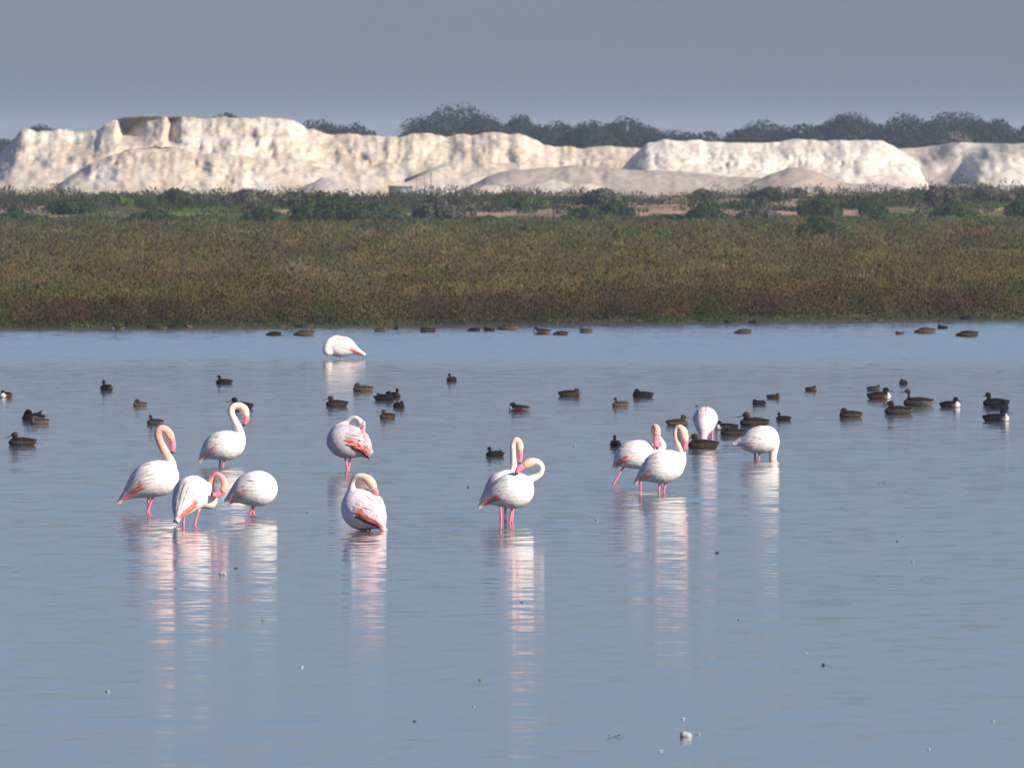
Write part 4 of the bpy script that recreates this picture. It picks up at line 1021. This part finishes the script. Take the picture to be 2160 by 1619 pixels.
D(1480, 945, 76, 'L', 'swim', 'brown', 'brown duck in front of the flamingo seen end on, behind the hooked neck of another')
D(1530, 907, 60, 20, 'low', 'darkwhite', 'duck with a white stern just right of the flamingo seen end on')
D(1543, 918, 62, 'L', 'sleep', 'brown', 'brown duck with head drawn in touching the left of the rightmost flamingo')
D(1588, 898, 73, 'L', 'swim', 'brown', 'big billed duck facing left just behind the rightmost flamingo')
D(1651, 886, 38, 'L', 'upright', 'dark', 'small dark duck with raised head right of the big billed duck')
D(1600, 853, 36, 20, 'low', 'dark', 'blackish duck just below left of the small rusty one', wing_up=0.08)
D(1632, 840, 34, 160, 'low', 'redhead', 'small rusty breasted duck facing right above the blackish one')
D(1712, 824, 34, 150, 'sleep', 'tan', 'speckled sleeping duck alone between the rusty duck and the right hand cluster')
D(1792, 880, 58, 'L', 'sleep', 'redhead', 'brown spotted duck with head drawn in, lowest left of the right hand cluster')
D(1844, 823, 36, 160, 'low', 'tan', 'tan duck facing right above the white breasted dark drake')
D(1857, 841, 60, 'R', 'swim', 'drake', 'green headed drake with a white breast facing right in the right hand cluster')
D(1905, 810, 36, 60, 'sleep', 'dark', 'small round sleeping duck at the top of the right hand cluster', L=0.27)
D(1892, 873, 70, 'L', 'swim', 'redhead', 'rusty headed long billed duck facing left below the long necked one')
D(1934, 856, 76, 'L', 'tall', 'pintail', 'slender long necked duck facing left')
D(2006, 859, 54, 155, 'swim', 'drake', 'drake with white breast and chestnut patch facing away to the right', L=0.40)
D(2098, 856, 66, 'L', 'upright', 'dark', 'dark duck facing left with raised head, upper one of the pair by the right edge')
D(2110, 862, 46, 'R', 'preen', 'dark', 'dark duck preening against the side of the upper right edge duck', wing_up=0.06)
D(2104, 888, 66, 'R', 'swim', 'darkwhite', 'black drake with a white breast facing right, lower one by the right edge')
G2 = 'ducks along the far shore'
D(248, 693, 34, 'L', 'sleep', 'chestnut', 'small white and chestnut duck under the left part of the marsh edge', grp=G2)
D(318, 690, 16, 'L', 'sleep', 'dark', 'tiny dark duck left of a tan one under the marsh edge', L=0.28, grp=G2)
D(340, 692, 30, 'L', 'dabble', 'tan', 'tan dabbling duck under the marsh edge between two tiny dark ducks', grp=G2)
D(364, 689, 18, 'R', 'sleep', 'dark', 'tiny dark duck right of a tan one under the marsh edge', L=0.28, grp=G2)
D(399, 689, 24, 70, 'tall', 'tan', 'tan duck with its neck up against the marsh edge plants', L=0.34, grp=G2)
D(578, 707, 38, 'L', 'dabble', 'dark', 'black duck with lowered head left of a brown dabbling one under the marsh edge', grp=G2)
D(642, 707, 52, 'L', 'dabble', 'tan', 'brown dabbling duck stretched left, nearest to the lone sleeping flamingo', grp=G2)
D(592, 688, 24, 'L', 'low', 'tan', 'dull tan duck by the marsh edge above the black dabbling duck', L=0.26, grp=G2)
D(631, 688, 22, 'R', 'sleep', 'dark', 'dark duck by the marsh edge touching a tan one', L=0.26, grp=G2)
D(652, 687, 22, 'R', 'low', 'tan', 'tan duck by the marsh edge touching a dark one', L=0.26, grp=G2)
D(803, 697, 34, 'R', 'upright', 'tan', 'pale duck with raised head facing right, first right of the lone sleeping flamingo', grp=G2)
D(836, 692, 16, 80, 'upright', 'dark', 'little black duck seen end on at the marsh edge', L=0.26, grp=G2)
D(901, 698, 44, 'L', 'low', 'brown', 'dark backed duck with a tan head facing left', grp=G2)
D(1000, 696, 32, 'L', 'dabble', 'dark', 'left one of two black ducks in a row by a tan duck', grp=G2)
D(1031, 696, 32, 'L', 'low', 'dark', 'right one of two black ducks in a row by a tan duck', grp=G2)
D(1071, 693, 52, 'L', 'dabble', 'tan', 'tan duck at the right end of the row behind two black ones', grp=G2)
D(1142, 704, 50, 'L', 'low', 'chestnut', 'dark headed duck with a pale flank heading a close pair', grp=G2)
D(1183, 706, 38, 'L', 'dabble', 'brown', 'dark brown duck following close behind the pale flanked one', grp=G2)
D(1235, 699, 38, 'L', 'low', 'tan', 'small tan duck right of the close pair', grp=G2)
D(1536, 679, 18, 'L', 'sleep', 'dark', 'left one of two tiny black ducks at the marsh edge', L=0.22, grp=G2)
D(1588, 679, 20, 'R', 'sleep', 'dark', 'right one of two tiny black ducks at the marsh edge', L=0.25, grp=G2)
D(1568, 703, 44, 'L', 'dabble', 'tan', 'tan dabbling duck below the two tiny black ones', grp=G2)
D(1897, 705, 26, 'L', 'sleep', 'tan', 'small reddish tan duck left of a stretched brown one', grp=G2)
D(1952, 702, 54, 'L', 'dabble', 'tan', 'stretched brown duck feeding to the left near the right edge', grp=G2)
D(1987, 691, 30, 'L', 'sleep', 'dark', 'rounded black duck above the stretched brown one', grp=G2)
D(2041, 709, 56, 'L', 'dabble', 'redhead', 'dark headed brown duck, last on the right of the shore row', grp=G2)
D(2038, 671, 32, 'R', 'sleep', 'dark', 'flat black duck sitting against the marsh edge near the right edge', grp=G2)
D(1852, 674, 24, 'L', 'dabble', 'tan', 'pale duck half hidden in the marsh edge right of a smaller one', grp=G2)
D(1818, 675, 16, 'L', 'sleep', 'tan', 'smallest pale duck half hidden in the marsh edge', L=0.2, grp=G2)

# ------------------------------------------------------------------ bits floating on the water
def clot(px, wy, w, h, col, label, name='floating_debris', cat='debris', seed=1):
    w, h = w * 0.85, h * 0.8
    g = random.Random(seed); S = 1 / ppm(wy); ch = []
    n = 4
    ch = [[(g.uniform(-0.3, 0.3) * w * S if i else -0.2 * w * S), g.uniform(-0.2, 0.2) * w * S, g.uniform(0.1, 0.3) * h * S, max(h * S * g.uniform(0.4, 0.6), 0.004), 1.2, *col] for i in range(n)]
    ch[-1][0] = 0.25 * w * S
    me, vv, cols = envelope([ch], max(0.003, h * S * 0.14), name, 2)
    vv = vv
    set_cols(me, cols); me.materials.append(M_BITS)
    o = bpy.data.objects.new(name, me); COL.objects.link(o); o.location = at(px, wy)
    tag(o, label, cat, 'bits floating on the water'); return o

def feather(px, wy, w, col, label, seed):
    S = 1 / ppm(wy); Lf = w * S; V, Q = [], []
    n = 9
    for i in range(n):
        u = i / (n - 1); wd = Lf * 0.22 * math.sin(math.pi * (0.12 + 0.82 * u)); z = 0.006 + Lf * 0.16 * (2 * u - 1) ** 2
        V += [((u - 0.5) * Lf, -wd, z), ((u - 0.5) * Lf, 0, z * 0.5), ((u - 0.5) * Lf, wd, z)]
    for i in range(n - 1):
        a = 3 * i; Q += [(a, a + 1, a + 4, a + 3), (a + 1, a + 2, a + 5, a + 4)]
    root = empty('floating_feather', at(px, wy), random.Random(seed).uniform(-0.6, 0.6)); tag(root, label, 'feather', 'bits floating on the water')
    mesh_np('vane', V, np.array(Q), M_BITS, root, np.tile(col, (len(V), 1)))
    Vt, Fc = tube([[-Lf * 0.65, 0, 0.004 + Lf * 0.2, 0.0012, 0.0012], [0, 0, 0.003, 0.0015, 0.0015], [Lf * 0.45, 0, Lf * 0.12, 0.0008, 0.0008]], 6)
    mesh_np('quill', Vt, Fc, M_BITS, root, np.tile((0.7, 0.66, 0.6), (len(Vt), 1)))

WB = (0.32, 0.33, 0.34); DB = (0.03, 0.028, 0.026); BB = (0.12, 0.09, 0.06)
clot(1447, 1553, 26, 20, WB, 'largest white blob of foam, near the bottom of the photo', 'foam_blob', 'foam', 1)
clot(1474, 1548, 6, 5, WB, 'tiny white speck touching the right of the largest foam blob', 'foam_blob', 'foam', 2)
clot(1440, 1516, 8, 7, WB, 'tiny white speck just above the largest foam blob', 'foam_blob', 'foam', 3)
clot(1395, 1583, 14, 5, WB, 'flat white fleck left below the largest foam blob', 'foam_blob', 'foam', 4)
clot(470, 1211, 20, 9, WB, 'white blob of foam beside a black scrap below the left flamingos', 'foam_blob', 'foam', 5)
clot(498, 1199, 9, 6, DB, 'black scrap beside the white foam below the left flamingos', seed=6)
clot(1513, 1166, 8, 7, DB, 'dark lump below the end on flamingo reflection, right of centre', seed=7)
clot(1738, 1402, 12, 8, BB, 'brown lump alone in the lower right water', seed=8)
clot(1100, 1270, 7, 4, DB, 'black speck in the reflection of the middle flamingos', seed=9)
clot(1013, 1434, 11, 6, BB, 'small ring shaped brown scrap in the lower middle water', seed=10)
clot(875, 1521, 9, 6, BB, 'brown grey scrap floating lowest left of centre', seed=11)
clot(1470, 857, 7, 5, DB, 'dark speck just left above the end on flamingo', seed=12)
clot(1212, 941, 7, 4, (0.25, 0.17, 0.14), 'pinkish fleck between the middle and right flamingos', seed=13)
clot(1258, 1097, 9, 5, (0.2, 0.17, 0.13), 'dull fleck left below the striding flamingo', seed=14)
clot(989, 1028, 5, 7, BB, 'small brown fleck left of the middle flamingo pair', seed=15)
clot(1893, 1142, 8, 5, BB, 'brown fleck in the right water, upper of three', seed=16)
clot(1926, 1185, 10, 4, (0.22, 0.14, 0.11), 'pink brown fleck in the right water, below the upper one', seed=17)
clot(648, 1082, 6, 4, BB, 'brown fleck between the left group and the low resting flamingo', seed=18)
clot(1126 + 432, 1307 + 0, 6, 4, BB, 'tiny brown speck in the empty water right of the reflections', seed=19)
clot(226, 1458, 8, 6, WB, 'white fleck alone in the lower left water', 'foam_blob', 'foam', 20)
clot(636, 1407, 9, 6, WB, 'white fleck right of the left reflections', 'foam_blob', 'foam', 21)
clot(1959, 1580, 6, 5, WB, 'white fleck near the bottom right corner', 'foam_blob', 'foam', 22)
clot(2095, 1521, 6, 5, WB, 'white fleck closest to the right edge near the bottom', 'foam_blob', 'foam', 23)
clot(998, 1490, 6, 4, WB, 'white fleck left of the middle reflection near the bottom', 'foam_blob', 'foam', 24)
clot(1700, 1377, 6, 4, WB, 'white fleck left above the brown lump in the lower right water', 'foam_blob', 'foam', 25)
feather(1296, 1553, 28, (0.30, 0.24, 0.18), 'curled brown feather floating near the bottom, left of the largest foam blob', 1)
feather(555, 1309, 12, (0.28, 0.22, 0.17), 'small grey brown feather under the reflection of the round bodied flamingo', 2)
feather(1861, 1017, 16, (0.35, 0.33, 0.30), 'pale feather floating right of the rightmost flamingo', 3)
clot(78, 688, 8, 12, WB, 'small white object at the marsh edge near the left side', 'white_scrap', 'scrap', 26)

# ------------------------------------------------------------------ haze
hm = bpy.data.materials.new('haze_air'); hm.use_nodes = True
hn = hm.node_tree; hn.nodes.clear()
ho = hn.nodes.new('ShaderNodeOutputMaterial'); hv = hn.nodes.new('ShaderNodeVolumePrincipled')
hv.inputs['Color'].default_value = (0.70, 0.83, 1.0, 1); hv.inputs['Density'].default_value = 0.00013
hv.inputs['Anisotropy'].default_value = 0.0
hn.links.new(hv.outputs[0], ho.inputs['Volume'])
hx, hy0, hy1, z0, z1 = 5200, -5400, 5800, -1.5, 12.0
HV = [(x, y, z) for z in (z0, z1) for x, y in ((-hx, hy0), (hx, hy0), (hx, hy1), (-hx, hy1))]
haze = mesh_np('haze', HV, np.array([(0, 3, 2, 1), (4, 5, 6, 7), (0, 1, 5, 4), (1, 2, 6, 5), (2, 3, 7, 6), (3, 0, 4, 7)]), hm, smooth=False)
tag(haze, 'thin blue grey haze over the lagoon', 'haze', kind='stuff')
